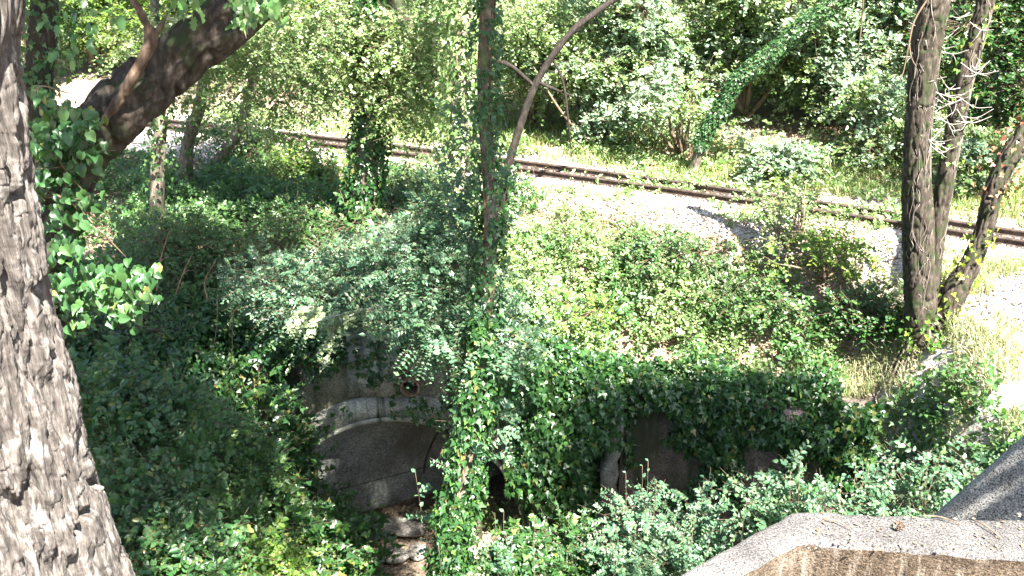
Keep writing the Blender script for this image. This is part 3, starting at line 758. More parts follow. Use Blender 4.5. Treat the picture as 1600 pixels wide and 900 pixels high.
# vine with broad leaves round its foot
def patch_leaves(pxs, n, Y, spread, size, rng, jitterY=.25, face=.9):
    out = []
    w_ = np.array([q[3] if len(q) > 3 else 1 for q in pxs], float)
    w_ = w_/w_.sum()
    idx = rng.choice(len(pxs), n, p=w_)
    P = np.array([at(pxs[i][0] + rng.normal(0, pxs[i][2]), pxs[i][1] + rng.normal(0, pxs[i][2]*.8), Y=Y+rng.normal(0, jitterY)) for i in idx])
    A = np.array([[0, -.3, -.9]]) + rng.normal(0, .55, (n, 3))
    Nn = np.array([[0.1, -face, .75]]) + rng.normal(0, .45, (n, 3))
    return P, A, Nn, size*(.6+.7*rng.random(n))
vine = thing('climbing_vine', 'broad leaved green vine climbing where the dark leaning trunk forks off', 'vine', tuple(at(95, 420, Y=4.4)))
L1 = patch_leaves([(72, 150, 12, 1), (90, 200, 20, 3), (110, 235, 22, 3), (75, 275, 16, 3), (110, 310, 24, 2), (95, 330, 20, 2), (120, 190, 16, 2), (140, 235, 10, 1), (70, 225, 12, 2)], 520, 4.5, 1, .05, rng, .12)
L2 = patch_leaves([(105, 385, 18, 2), (120, 430, 20, 2), (95, 465, 16, 1.5), (175, 440, 20, 2), (215, 450, 16, 2), (195, 480, 18, 1.6), (150, 470, 16, 1.2), (115, 490, 18, 1), (225, 425, 10, 1)], 480, 4.5, 1, .048, rng, .15)
leaf_mesh('leaves', cat(L1, L2), T_HEART, M['vine'], vine)
mb = MB()
for k in range(16):
    a_ = (70+rng.normal(0, 12), 150+rng.random()*200); b_ = (a_[0]+rng.normal(50, 35), a_[1]+rng.normal(60, 70))
    pa, pb = at(*a_, Y=4.5), at(*b_, Y=4.45); V, F, _ = tube([pa, (pa+pb)/2+rng.normal(0, .05, 3), pb], [.006, .005, .002], 5, 9); mb.add(V, F)
mb.build('stem', M['twig'], vine)
# oak foliage over the upper end of the leaning trunk
spray = thing('oak_branch', 'leafy oak branch hanging over the top end of the dark leaning trunk', 'branch', tuple(at(380, -60, Y=4.3)))
L1 = patch_leaves([(400, 0, 20, 3), (380, -15, 16, 2), (430, -10, 24, 3), (388, 30, 10, 1), (290, 2, 14, 1), (150, 20, 30, 1), (110, 60, 25, 1)], 210, 4.3, 1, .052, rng, .2, face=.5)
leaf_mesh('leaves', L1, T_OAK, M['oak'], spray)
mb = MB()
for k in range(9):
    pa, pb = at(400+rng.normal(0, 30), -80, Y=4.4), at(380+rng.normal(0, 45), 20+rng.normal(0, 15), Y=4.3); V, F, _ = tube([pa, (pa+pb)/2+rng.normal(0, .04, 3), pb], [.009, .006, .002], 5, 9); mb.add(V, F)
pa, pb = at(365, -20, Y=4.3), at(385, 60, Y=4.25); V, F, _ = tube([pa, (pa+pb)/2, pb], [.008, .006, .003], 6, 9); mb.add(V, F)
mb.build('stem', M['twig'], spray)

def px_tree(name, label, cat_, path, rad, mat='bark', cell=.05, depth=.015, nseg=40, nring=160, ivy=None, base_to_ground=True, group=None, seed=0, extra=None):
    """path: list of (px, py, Y); rad: metres"""
    P = [at(*q) for q in path]
    rad = list(rad)
    if base_to_ground:
        b = P[0].copy(); gz = float(H(b[0], b[1]))-.15
        if b[2] > gz+.05: P = [np.array([b[0]-(P[1][0]-b[0])*.15, b[1], gz])] + P; rad = [rad[0]*1.35] + rad
        else: P[0][2] = gz
    t = thing(name, label, cat_, tuple(P[0]), group)
    mb = MB(); fr = limb(mb, P, rad, nseg=nseg, nring=nring, cell=cell, depth=depth, seed=seed, wob=.1)
    for e in (extra or []):
        limb(mb, [at(*q) for q in e[0]], e[1], nseg=12, nring=30, cell=.04, depth=.005, seed=seed+2)
    mb.build('trunk', M[mat], t, smooth=True)
    if ivy:
        leaf_mesh('ivy', on_tube(fr, ivy['n'], np.random.default_rng(seed+40), ivy.get('lo', 0), ivy.get('hi', 1), ivy.get('off', (.01, .10)), ivy.get('size', .06), dens=ivy.get('dens')), T_IVY if ivy.get('size', .06) > .05 else T_OVATE, M[ivy.get('mat', 'ivy')], t)
    return t, P, fr

# 3. the ivy clad tree in the middle, in front of the tunnel
rng = np.random.default_rng(31)
t3, P3, fr3 = px_tree('ivy_clad_tree', 'tall slender tree before the tunnel mouth, its lower trunk wrapped in bright ivy', 'tree',
    [(700, 960, 8.6), (706, 880, 8.65), (715, 800, 8.7), (735, 700, 8.8), (748, 590, 8.9), (758, 480, 9.0), (766, 390, 9.1), (768, 330, 9.1), (762, 240, 9.2), (757, 130, 9.3), (761, 30, 9.4), (765, -60, 9.5), (760, -260, 9.7)],
    [.11, .10, .09, .08, .075, .07, .066, .062, .058, .058, .062, .058, .05], cell=.035, depth=.008, seed=14, nring=260,
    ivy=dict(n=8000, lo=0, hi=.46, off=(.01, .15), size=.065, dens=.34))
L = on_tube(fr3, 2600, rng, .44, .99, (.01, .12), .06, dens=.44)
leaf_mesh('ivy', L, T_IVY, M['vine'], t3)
mb = MB()
for k in range(8):      # stems of dead climber along it
    i = np.linspace(40, 255, 16).astype(int); P_, R_, T_, X_, Y_ = fr3; ph = rng.random()*6 + np.cumsum(rng.normal(0, .25, 16))
    V, F, _ = tube(P_[i]+(R_[i]+.006)[:, None]*(np.cos(ph)[:, None]*X_[i]+np.sin(ph)[:, None]*Y_[i]), [.008]*16, 5, 60); mb.add(V, F)
mb.build('climber_stem', M['bark_dead'], t3)
crown_for(t3, [(0, 3.2, 7.6, 1.0, .6, .5), (-1.1, 3.0, 7.6, .9, .6, .5), (-.9, 3.8, 7.6, .9, .6, .5), (.1, 4.9, 7.6, .8, .5, .5), (2.4, 5.5, 7.6, .9, .5, .4), (2.0, 6.6, 7.5, 1.3, .9, .7), (1.1, 7.1, 7.6, .9, .6, .6), (-1.5, 5.4, 7.5, 1.2, 1.3, .8), (-1.0, 4.2, 7.6, 1.4, .9, .6), (-2.9, 6.2, 7.4, 1.6, 1.4, .9), (-2.4, 9.6, 7.6, 1.6, 1.3, .9), (-4.2, 9.6, 7.3, 1.8, 1.6, 1.0)], 1260, 9, .32, rng, M['locust'], size=.085, L=.36, nl=9, pinnate=True, limbs_from=[P3[-1], P3[-2]], seed=5, thr=.42)  # out-of-frame foliage masses added to shade the arch, gully and left bank
# feathery foliage hanging round the middle of the trunk
hang = [at(730, 220, Y=9.2), at(735, 290, Y=9.2), at(700, 350, Y=9.1), at(670, 420, Y=9.0), at(745, 480, Y=8.8), at(755, 580, Y=8.7), at(760, 690, Y=8.6), at(620, 440, Y=9.0), at(680, 520, Y=8.9), at(780, 590, Y=8.7), at(745, 740, Y=8.5), at(810, 540, Y=8.8)]
hr = [(.05, .1, .25), (.08, .1, .3), (.22, .2, .25), (.50, .35, .35), (.24, .2, .25), (.14, .2, .15), (.08, .2, .15), (.50, .3, .3), (.40, .3, .3), (.12, .2, .12), (.06, .2, .08), (.18, .3, .12)]
crown_for(t3, [(h[0], h[1]+(.4 if k < 9 else .1), h[2], *r_) for k, (h, r_) in enumerate(zip(hang, hr))], 210, 6, .12, rng, M['locust'], size=.05, L=.26, nl=13, pinnate=True, name='hanging_foliage', limbs_from=None, tr=.002, rough=.45, seed=6, flat=.8)

# 4. second column of ivy just left behind it
rng = np.random.default_rng(33)
t4, P4, fr4 = px_tree('ivy_clad_tree', 'thick ivy column standing just left behind the slender middle trunk', 'tree',
    [(722, 420, 12.6), (718, 330, 12.7), (716, 240, 12.8), (722, 140, 12.9), (724, 40, 13.0), (722, -60, 13.1), (724, -240, 13.3)], [.16, .15, .13, .12, .11, .10, .07],
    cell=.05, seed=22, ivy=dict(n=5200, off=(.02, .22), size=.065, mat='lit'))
crown_for(t4, [(-3.4, 13.4, 8.2, 1.6, 1.6, 1.3), (-4.4, 14.4, 8.0, 1.8, 1.8, 1.2)], 200, 8, .3, rng, M['shrub'], size=.08, L=.32, nl=7, limbs_from=[P4[-1]], seed=8)

# 5. ivy covered trunk left of centre
rng = np.random.default_rng(35)
t5, P5, fr5 = px_tree('ivy_clad_tree', 'straight ivy covered trunk in front of the rails, left of the picture middle', 'tree',
    [(563, 350, 15.4), (570, 300, 15.4), (577, 220, 15.4), (580, 150, 15.5), (576, 70, 15.5), (573, 0, 15.5), (572, -80, 15.6), (570, -260, 15.8)], [.24, .20, .18, .17, .17, .165, .16, .1],
    mat='bark', cell=.06, depth=.02, seed=25, ivy=dict(n=6800, off=(.02, .16), size=.085, dens=.25))
crown_for(t5, [(-4.4, 15.0, 8.4, 1.8, 1.8, 1.3), (-6.2, 14.4, 8.0, 2.0, 1.8, 1.3)], 200, 8, .32, rng, M['shrub'], size=.085, L=.34, nl=7, limbs_from=[P5[-1]], seed=9)

low = [(430, 40, 15.5, .9, .5, .5), (500, 110, 15.2, .7, .5, .45), (400, 130, 16.0, .8, .5, .4), (640, 60, 15.0, .7, .5, .5), (650, 150, 15.0, .7, .5, .4), (470, 30, 14.6, .8, .5, .4), (670, 180, 14.6, .4, .4, .3), (340, 80, 16.5, .8, .5, .4), (560, 60, 15, .8, .4, .5), (690, 90, 14.8, .5, .4, .5), (600, 130, 15.2, .7, .4, .35), (380, 60, 15.5, .8, .4, .5), (480, 150, 15.8, .8, .4, .25), (300, 140, 16.6, .6, .4, .3), (230, 70, 15.5, .6, .4, .4), (290, 60, 16, .7, .4, .4), (420, 190, 15.8, .5, .3, .2), (620, 190, 14.8, .5, .3, .2), (700, 20, 14.6, .6, .4, .4)]
crown_for(t5, [(*at(q[0], q[1], Y=q[2]), q[3], q[4], q[5]) for q in low], 600, 7, .18, rng, M['lit'], size=.06, L=.26, nl=8, limbs_from=None, name='low_foliage', seed=19, rough=.5, shell=.1, tpl=T_OVATE, tr=.003)
# 6. the forked tree on the right, one object: two trunks from one foot; third leaning trunk separate
rng = np.random.default_rng(37)
def ground_Y(px, py, zoff=0.0):
    ys_ = np.linspace(4, 40, 900)
    for y_ in ys_:
        p = at(px, py, Y=y_)
        if p[2] <= float(H(p[0], p[1]))+zoff: return y_
    return 40
YR = ground_Y(1440, 525)
t6, P6, fr6 = px_tree('forked_tree', 'grey brown forked tree at right with bleached dead vines on its trunks', 'tree',
    [(1450, 535, YR), (1442, 500, YR), (1436, 440, YR), (1434, 350, YR), (1432, 250, YR), (1437, 160, YR), (1446, 80, YR), (1462, -10, YR), (1470, -90, YR+.1), (1490, -300, YR+.2)], [.34, .235, .20, .19, .17, .17, .18, .17, .15, .1],
    mat='bark_dark', cell=.045, depth=.02, seed=27, nseg=80, nring=300)
mb = MB()
fr6b = limb(mb, [at(1448, 470, Y=YR+.05), at(1460, 380, Y=YR+.1), at(1472, 310, Y=YR+.1), at(1490, 210, Y=YR+.15), at(1508, 120, Y=YR+.2), at(1528, 50, Y=YR+.25), at(1543, -10, Y=YR+.3), at(1570, -120, Y=YR+.4)], [.13, .125, .11, .11, .11, .105, .10, .08], nseg=50, nring=220, cell=.04, depth=.014, seed=28)
mb.build('second_trunk', M['bark_dark'], t6, smooth=True)
# bleached vine stems winding over both
mb = MB()
for fr_, cnt, lo, hi in ((fr6, 30, 10, 290), (fr6b, 14, 20, 215)):
    P_, R_, T_, X_, Y_ = fr_
    for k in range(cnt):
        a_, b_ = sorted(rng.integers(lo, hi, 2)); 
        if b_-a_ < 50: b_ = min(a_+90, hi)
        i = np.linspace(a_, b_, 18).astype(int); ph = rng.normal(.6, .9)+np.cumsum(rng.normal(0, .30, 18))
        V, F, _ = tube(P_[i]+(R_[i]+.004)[:, None]*(np.cos(ph)[:, None]*X_[i]+np.sin(ph)[:, None]*Y_[i]), np.full(18, rng.uniform(.003, .009)), 5, 70); mb.add(V, F)
mb.build('dead_vine', M['vine_brown'], t6); mb = MB()
for k in range(36):     # dry side shoots
    py = rng.choice([rng.uniform(10, 120), rng.uniform(100, 270), rng.uniform(130, 190)]); left = rng.random() < .55
    sx = 1455 if left else 1498-.15*(py-150)
    s = at(sx+rng.normal(0, 10), py, Y=YR-.05); L_ = rng.uniform(.15, .5)
    d_ = nrm(np.array([rng.choice([-1, 1, 1, 1])*rng.uniform(.5, 1), rng.uniform(-.6, .2), rng.uniform(-.5, .25)])); p1 = s + d_*L_*.5 + [0, 0, -.05]; p2 = s + d_*L_ + [0, 0, rng.uniform(-.02, .12)]
    V, F, _ = tube([s, p1, p2], [.006, .005, .002], 5, 12); mb.add(V, F)
    for q in range(2):
        e = p1 + rng.normal(0, .09, 3); V, F, _ = tube([p1, (p1+e)/2+rng.normal(0, .02, 3), e], [.0035, .003, .0015], 4, 6); mb.add(V, F)
mb.build('dead_shoots', M['vine_dead'], t6)
L = on_tube(fr6, 260, rng, .0, .16, (.03, .2), .07); L2 = on_tube(fr6b, 190, rng, .3, .95, (.02, .12), .06)
leaf_mesh('ivy', cat(L, L2), T_IVY, M['bright'], t6)
crown_for(t6, [(6.6, 6.2, 7.4, 1.2, .9, .5), (5.2, 6.3, 7.3, 1.1, .9, .5), (6.0, 5.4, 7.3, 1.4, .5, .4), (4.9, 2.3, 6.8, 1.0, .7, .4)], 620, 8, .3, rng, M['bright'], size=.08, L=.32, nl=7, limbs_from=[P6[-1]], seed=11, thr=.3, lr=.3)  # unseen boughs added far forward to shade the retaining and wing walls
# root flare with rootlets
mb = MB()
for k in range(26):
    a_ = rng.uniform(-math.pi, 0); b0 = P6[1]+[.0, 0, .05]; e = b0 + np.array([math.cos(a_)*rng.uniform(.25, .6), math.sin(a_)*rng.uniform(.2, .4), 0]); e[2] = float(H(e[0], e[1]))+.02
    V, F, _ = tube([b0+rng.normal(0, .08, 3), (b0+e)/2+[0, 0, .12], e], [.03, .022, .012], 6, 12); mb.add(V, F)
mb.build('root', M['bark'], t6, smooth=True)

YR3 = ground_Y(1480, 490)
t7, P7, fr7 = px_tree('leaning_tree', 'crooked trunk leaning out over the rails at right, yellow ivy on its side', 'tree',
    [(1472, 500, YR3), (1492, 455, YR3), (1520, 405, YR3+.05), (1540, 350, YR3+.1), (1553, 300, YR3+.1), (1575, 250, YR3+.15), (1605, 205, YR3+.2), (1650, 140, YR3+.3), (1720, 20, YR3+.5)], [.20, .16, .13, .12, .115, .12, .12, .11, .09],
    mat='bark_dark', cell=.045, depth=.018, seed=29, nseg=60, nring=220, ivy=dict(n=300, lo=.1, hi=.45, off=(.02, .10), size=.07, mat='yellow', dens=.5))
leaf_mesh('red_leaves', on_tube(fr7, 110, rng, .52, .85, (.03, .22), .08), T_IVY, M['red'], t7)
crown_for(t7, [(9.5, YR3+1.5, 6.5, 1.6, 1.6, 1.2)], 70, 8, .3, rng, M['bright'], size=.08, limbs_from=[P7[-1]], seed=12)

# 7. thin trunks
t8, _, _ = px_tree('thin_tree', 'thin dark leaning stem rising to the upper right from beside the middle tree', 'tree',
    [(788, 300, 15.6), (797, 250, 15.6), (815, 190, 15.7), (838, 130, 15.8), (872, 75, 15.9), (910, 35, 16.0), (965, -5, 16.2), (1040, -60, 16.4)], [.075, .062, .058, .055, .052, .05, .045, .04], mat='bark_black', cell=.04, depth=.008, seed=51, nseg=20, nring=90,
    ivy=dict(n=260, lo=0, hi=.25, off=(.02, .12), size=.08), extra=[([(862, 88, 15.9), (880, 130, 15.8), (888, 190, 15.7), (893, 245, 15.7)], [.02, .018, .014, .006]), ([(835, 135, 15.8), (800, 105, 15.7), (770, 92, 15.6)], [.03, .04, .05]), ([(840, 128, 15.8), (868, 140, 15.8), (895, 150, 15.9)], [.03, .022, .01])])
t9, _, fr9 = px_tree('mossy_leaning_tree', 'mossy green trunk leaning steeply to the right above the far bushes', 'tree',
    [(1085, 262, 18.6), (1100, 212, 18.5), (1128, 168, 18.4), (1152, 128, 18.3), (1196, 92, 18.2), (1248, 48, 18.1), (1305, 5, 18.0), (1370, -40, 18.0)], [.10, .095, .10, .095, .11, .10, .11, .09], cell=.06, depth=.01, seed=53, nseg=20, nring=100,
    ivy=dict(n=6500, lo=.2, hi=1, off=(.0, .07), size=.055, mat='vine'))
rngb = np.random.default_rng(54)
lowb = [(830, 30, 17.5, .7, .4, .4), (900, 60, 18, .7, .4, .35), (1000, 30, 18, .9, .4, .4), (1080, 80, 18.5, .8, .4, .35), (1170, 20, 18, .8, .4, .35), (1240, 110, 18.5, .5, .4, .3), (1330, 50, 18, .8, .4, .4), (1390, 110, 18, .5, .4, .35), (1290, 10, 17.5, .8, .4, .3), (960, 120, 19, .7, .4, .35), (1040, 160, 19.5, .6, .4, .3), (860, 130, 18.5, .6, .4, .3)]
crown_for(t9, [(*at(q[0], q[1], Y=q[2]+3.6), q[3]*1.2, q[4], q[5]*1.2) for q in lowb], 620, 7, .2, rngb, M['lit'], size=.07, L=.28, nl=8, limbs_from=None, name='foliage', seed=23, rough=.5, shell=.1, tpl=T_OVATE, tr=.003)
t10, _, _ = px_tree('dark_tree', 'dark upright trunk seen between the big pale trunk and the leaning one', 'tree',
    [(60, 420, 10.5), (62, 200, 10.6), (60, 120, 10.7), (68, 40, 10.8), (72, -40, 10.9), (74, -200, 11)], [.16, .14, .14, .14, .13, .1], mat='bark_dark', cell=.05, depth=.014, seed=55, nseg=30, ivy=dict(n=900, lo=.3, hi=1, off=(.02, .2), size=.07, mat='shrub', dens=.4))
t11, _, _ = px_tree('broken_tree', 'short dark slanting trunk piece between the two ivy trunks at the top', 'tree',
    [(720, 190, 17.5), (690, 140, 17.5), (655, 85, 17.6), (636, 40, 17.7), (618, -5, 17.8), (600, -60, 17.9)], [.10, .11, .12, .12, .12, .1], mat='bark_dark', cell=.05, seed=57, nseg=20, nring=70)
specs = [
 ('thin leaning stem crossing the left end of the rails', [(335, 262, 19.0), (350, 240, 19.0), (372, 205, 19.0), (388, 160, 19.0), (397, 110, 19.1), (410, 0, 19.2), (415, -60, 19.3)], [.12, .11, .10, .10, .08, .08, .07], 800),
 ('short dark stem just left of the crossing one', [(292, 300, 17.5), (292, 240, 17.5), (300, 200, 17.5), (313, 160, 17.5), (322, 80, 17.6), (340, -40, 17.7)], [.12, .11, .11, .10, .06, .05], 500),
 ('ivy covered stem nearest under the dead branch stub', [(246, 320, 16.0), (248, 240, 16.0), (250, 190, 16.0), (246, 120, 16.1), (240, -40, 16.2)], [.12, .11, .10, .08, .06], 700),
 ('slim brown stem beyond the rails near the yellow leaves', [(508, 200, 26.0), (508, 130, 26.0), (512, 60, 26.0), (518, -40, 26.0)], [.18, .16, .12, .1], 900),
 ('broad shaded trunk beyond the rails at upper left', [(425, 190, 26.5), (428, 110, 26.5), (426, 40, 26.5), (422, -40, 26.5)], [.24, .22, .2, .18], 1300),
 ('slim brown trunk above the white leafy bushes', [(920, 190, 22.5), (922, 130, 22.5), (930, 70, 22.5), (926, 20, 22.5), (935, -50, 22.5)], [.14, .12, .13, .11, .1], 250),
]
for k, (lab, path, rad, n_) in enumerate(specs):
    px_tree('background_tree', lab, 'tree', path, rad, mat='bark_red' if k in (3, 5) else 'bark', seed=60+k, nseg=16, nring=60, cell=.06, group='slender trees near and beyond the rails', ivy=dict(n=n_, lo=0, hi=1, off=(.02, .18), size=.075, mat='shrub', dens=.35))

# ------------------------------------------------------------------ undergrowth on the banks
def scatter(n, x0, x1, y0, y1, rng, mask=None):
    x = rng.uniform(x0, x1, n); y = rng.uniform(y0, y1, n)
    if mask is not None:
        k = mask(x, y); x, y = x[k], y[k]
    return x, y
def in_walls(x, y):
    return (x > XA0-.1) & (x < XA1+.1) & (y < ywall(x)+.1) & (y > ywall(x)-1.3)

def cover(name, label, mat, n, box, rng, hmax=.5, size=.07, tpl=T_OVATE, mask=None, nl=6, L=.22, up=.6, rough=.55, freq=1.2, seed=0, lo=.3, hi=.7, pinn=False, sticks=0, cat_='undergrowth'):
    x, y = scatter(n, *box, rng, mask)
    m = fbm(x*freq, y*freq, 0, 70+seed, 4)
    mound = sstep(lo, hi, m)
    k = rng.random(len(x)) < .08+1.2*mound; x, y, mound = x[k], y[k], mound[k]
    z = H(x, y) + hmax*mound*(.25+.75*rng.random(len(x))**.6)*(.3+.7*sstep(1.5, 3.8, np.abs(dtrack(x, y))))
    O = np.column_stack([x, y, z]); D = nrm(rng.normal(0, 1, (len(x), 3)) + [0, -.35, .25])
    lv = twigs(O, D, L*(.5+rng.random(len(x))), nl, size, rng, up, rough, pinn)
    lv = cat((lv[0] , lv[1], lv[2]+np.array([[0, -.35, 0]]), lv[3]))
    kk = lv[0][:, 2] > H(lv[0][:, 0], lv[0][:, 1])-.01
    lv = tuple(q[kk] for q in lv)
    o = leaf_mesh(name, lv, tpl, mat); props(o, label, cat_, kind='stuff')
    if sticks:
        i = rng.integers(0, len(x), sticks); e = np.column_stack([x[i], y[i], H(x[i], y[i])])
        stick_mesh_o = stick_mesh(name+'_stems', e, nrm(rng.normal(0, .5, (sticks, 3))+[0, 0, 1]), hmax*1.2, .005, M['twig'])
        props(stick_mesh_o, 'thin brown stems among the ' + label.split(',')[0], 'stems', kind='stuff')
    return o

rng = np.random.default_rng(71)
offtrack = lambda x, y: (dtrack(x, y) > 1.45+.6*(x > .5)+1.1*(fbm(x*.8, y*.8, 0, 90, 3)-.45))
slope_box = (-2.5, 7.2, 11.6, 19)
def m_slope(x, y):
    ok = offtrack(x, y) & (y > ywall(x)+.15)
    bare = np.hypot((x-2.1)/.8, (y-13.5)/.35) < .9 + .5*(fbm(x*3, y*3, 0, 3, 2)-.5)
    bare2 = (x > 4.9) & (y < 13.6)
    bare3 = np.hypot((x-7.3)/1.7, (y-12.9)/1.3) < 1
    bare4 = (x > 5.6) & (rng.random(len(x)) < .75)
    return ok & ~bare & ~bare2 & ~bare3 & ~bare4
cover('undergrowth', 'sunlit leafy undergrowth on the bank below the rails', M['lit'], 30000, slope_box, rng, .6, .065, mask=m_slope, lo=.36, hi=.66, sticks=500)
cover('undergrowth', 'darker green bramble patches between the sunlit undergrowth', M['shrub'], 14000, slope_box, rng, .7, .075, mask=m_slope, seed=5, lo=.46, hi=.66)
left_box = (-9.5, -2.0, 6.5, 20.5)
def m_left(x, y): return offtrack(x, y) & (dtrack(x, y) > 1.9) & ~((x > XA0-.2) & (y < 13.3) & (y > 11.3))
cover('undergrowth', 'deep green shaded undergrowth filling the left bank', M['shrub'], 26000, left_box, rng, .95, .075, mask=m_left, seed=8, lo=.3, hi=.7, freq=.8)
cover('ivy_ground_cover', 'glossy ivy carpeting the lower left bank', M['ivy'], 22000, (-8, -2.6, 6.2, 14), rng, .55, .085, tpl=T_IVY, mask=m_left, seed=9, lo=.2, hi=.6, freq=1.0, nl=5)
far_mask = lambda x, y: dtrack(x, y) < -1.1-.8*(fbm(x*.8, y*.8, 0, 91, 3)-.45)
cover('undergrowth', 'pale sunlit weeds along the far side of the rails', M['lit'], 27000, (-11, 14, 14, 25), rng, .6, .07, mask=lambda x, y: far_mask(x, y) & (dtrack(x, y) > -4.5), seed=12, lo=.38, hi=.68)
cover('undergrowth', 'leafy woodland floor growth behind the far bushes', M['lit'], 42000, (-16, 18, 18, 36), rng, .9, .10, tpl=T_SIMPLE, mask=lambda x, y: dtrack(x, y) < -3.5, seed=13, lo=.3, hi=.65)
cover('undergrowth', 'ferny green growth on the bank at the right edge', M['shrub'], 6000, (4.6, 10, 7.0, 12.4), rng, .45, .07, mask=lambda x, y: ~(np.hypot((x-5.9)/2.1, (y-11.4)/1.5) < 1.1), seed=14, lo=.42, hi=.65)
cover('undergrowth', 'shaded plants on the gully floor below the parapet', M['shrub'], 9000, (-.6, 6, 6.0, 12.0), rng, .8, .085, mask=lambda x, y: (y < 11.6), seed=15, lo=.2, hi=.6)

cover('weeds', 'pale green weeds half hiding the left part of the rails', M['lit'], 5200, (-9, 1.5, 16, 24), rng, .26, .06, mask=lambda x, y: (dtrack(x, y) < 1.3) & (dtrack(x, y) > -1.0), seed=18, lo=.45, hi=.68)
cover('undergrowth', 'silvery leaved growth mixed into the sunlit bank', M['sun_white'], 9000, slope_box, rng, .6, .07, mask=m_slope, seed=25, lo=.5, hi=.66)
def bank(label, box, n, hmax, size, mat, sd):
    x, y = scatter(n, *box, rng); e = .06
    gx_ = (H(x+e, y)-H(x-e, y))/(2*e); gy_ = (H(x, y+e)-H(x, y-e))/(2*e); k = (np.abs(gx_) < 6) & (np.abs(gy_) < 6); x, y, gx_, gy_ = x[k], y[k], gx_[k], gy_[k]
    st = np.sqrt(1+gx_**2+gy_**2); k = rng.random(len(x)) < st/4; x, y, gx_, gy_ = x[k], y[k], gx_[k], gy_[k]
    Nn = nrm(np.column_stack([-gx_, -gy_, np.ones(len(x))])); hh = hmax*fbm(x*1.3, y*1.3, H(x, y)*1.3, sd, 3)**1.5*1.6*(.2+.8*rng.random(len(x)))
    P = np.column_stack([x, y, H(x, y)]) + Nn*hh[:, None]; A = np.array([[0, -.2, -.8]])+rng.normal(0, .5, (len(x), 3))
    o = leaf_mesh('ivy_ground_cover', (P, A, Nn+np.array([[0, -.3, .6]])+rng.normal(0, .35, (len(x), 3)), size*(.6+.7*rng.random(len(x)))), T_IVY, M[mat]); props(o, label, 'undergrowth', kind='stuff')
bank('dense ivy on the steep bank falling to the tunnel floor at left', (-6.2, -2.9, 5.0, 13.1), 120000, .75, .085, 'ivy', 131)
bank('scraps of ivy on the short drop at the right end of the retaining wall', (4.7, 5.8, 9.8, 12.1), 3500, .35, .08, 'shrub', 133)
bank('ivy and low plants on the steep bank below the bleached grass', (4.7, 7.2, 6.0, 10.2), 26000, .5, .08, 'shrub', 132)
cover('weeds', 'light green weeds sprouting between and over the rails', M['lit'], 8500, (1.5, 7.5, 13.2, 18.5), rng, .24, .06, mask=lambda x, y: (dtrack(x, y) < 1.2) & (dtrack(x, y) > -1.0), seed=17, lo=.45, hi=.68)
# dry leaves everywhere on the bare places
n = 60000; x, y = scatter(n, -9, 11, 9, 22, rng, lambda x, y: (np.abs(dtrack(x, y)) > .2) & ~in_walls(x, y) & (H(x, y) > -2.4) & (fbm(x*.9, y*.9, 0, 93, 3) > .38))
P = np.column_stack([x, y, H(x, y)+.02+.02*rng.random(len(x))])
o = leaf_mesh('leaf_litter', (P, rng.normal(0, 1, (len(x), 3))*[1, 1, .2], np.array([[0, 0, 1.0]])+rng.normal(0, .35, (len(x), 3)), .03+.05*rng.random(len(x))), T_OVATE, M['dry'])
props(o, 'dry pale leaves littering the bank and the track side', 'leaf litter', kind='stuff')

def grass(name, label, n, pts_fn, rng, h=(.12, .35), wd=.006, mat='grass'):
    x, y = pts_fn(n); n = len(x); z = H(x, y)-.01
    b = np.column_stack([x, y, z]); a = rng.random(n)*6.28; hh = rng.uniform(*h, n); lean = rng.uniform(.1, .9, n)
    dx = np.column_stack([np.cos(a), np.sin(a), np.zeros(n)]); sx = np.column_stack([-np.sin(a), np.cos(a), np.zeros(n)])*wd
    V = []
    for t, wv in ((0, 1), (.45, .8), (.8, .5)):
        c = b + dx*(lean*hh*t*t)[:, None] + np.array([0, 0, 1.0])*(hh*(t-.25*lean*t*t))[:, None]; V += [c-sx*wv, c+sx*wv]
    V.append(b + dx*(lean*hh*1.15)[:, None] + np.array([0, 0, 1.0])*(hh*(1-.35*lean))[:, None])
    V = np.stack(V, 1).reshape(-1, 3); q = (np.arange(n)*7)[:, None]
    F4 = np.concatenate([q+[[0, 1, 3, 2]], q+[[2, 3, 5, 4]]]); F3 = q+[[4, 5, 6]]
    o = mesh_obj(name, V, [F4, F3], M[mat], attr={'rnd': np.repeat(rng.random(n), 7)}); return o
def right_grass(n):
    x, y = scatter(n, 4.2, 9.5, 8.5, 13.6, rng, lambda x, y: fbm(x*1.6, y*1.6, 0, 96, 3) > .40); return x, y
o = grass('grass', '', 38000, right_grass, rng, (.10, .30), .006, 'pale_grass'); props(o, 'bleached sunlit grass on the bank round the forked tree', 'grass', kind='stuff')
def far_grass(n): return scatter(n, -10, 14, 13, 24, rng, lambda x, y: (dtrack(x, y) < -.75) & (dtrack(x, y) > -3.6) & (fbm(x*1.2, y*1.2, 0, 97, 3) > .36))
o = grass('grass', '', 70000, far_grass, rng, (.10, .34), .009); props(o, 'light green grass verge on the far side of the rails', 'grass', kind='stuff')
def near_grass(n): return scatter(n, -6, 8, 12.5, 21, rng, lambda x, y: (dtrack(x, y) > .9) & (dtrack(x, y) < 2.6) & (fbm(x*1.5, y*1.5, 0, 98, 3) > .5) & (y > ywall(x)+.3))
o = grass('grass', '', 40000, near_grass, rng, (.06, .22), .007); props(o, 'thin grass tufts along the near edge of the gravel', 'grass', kind='stuff')

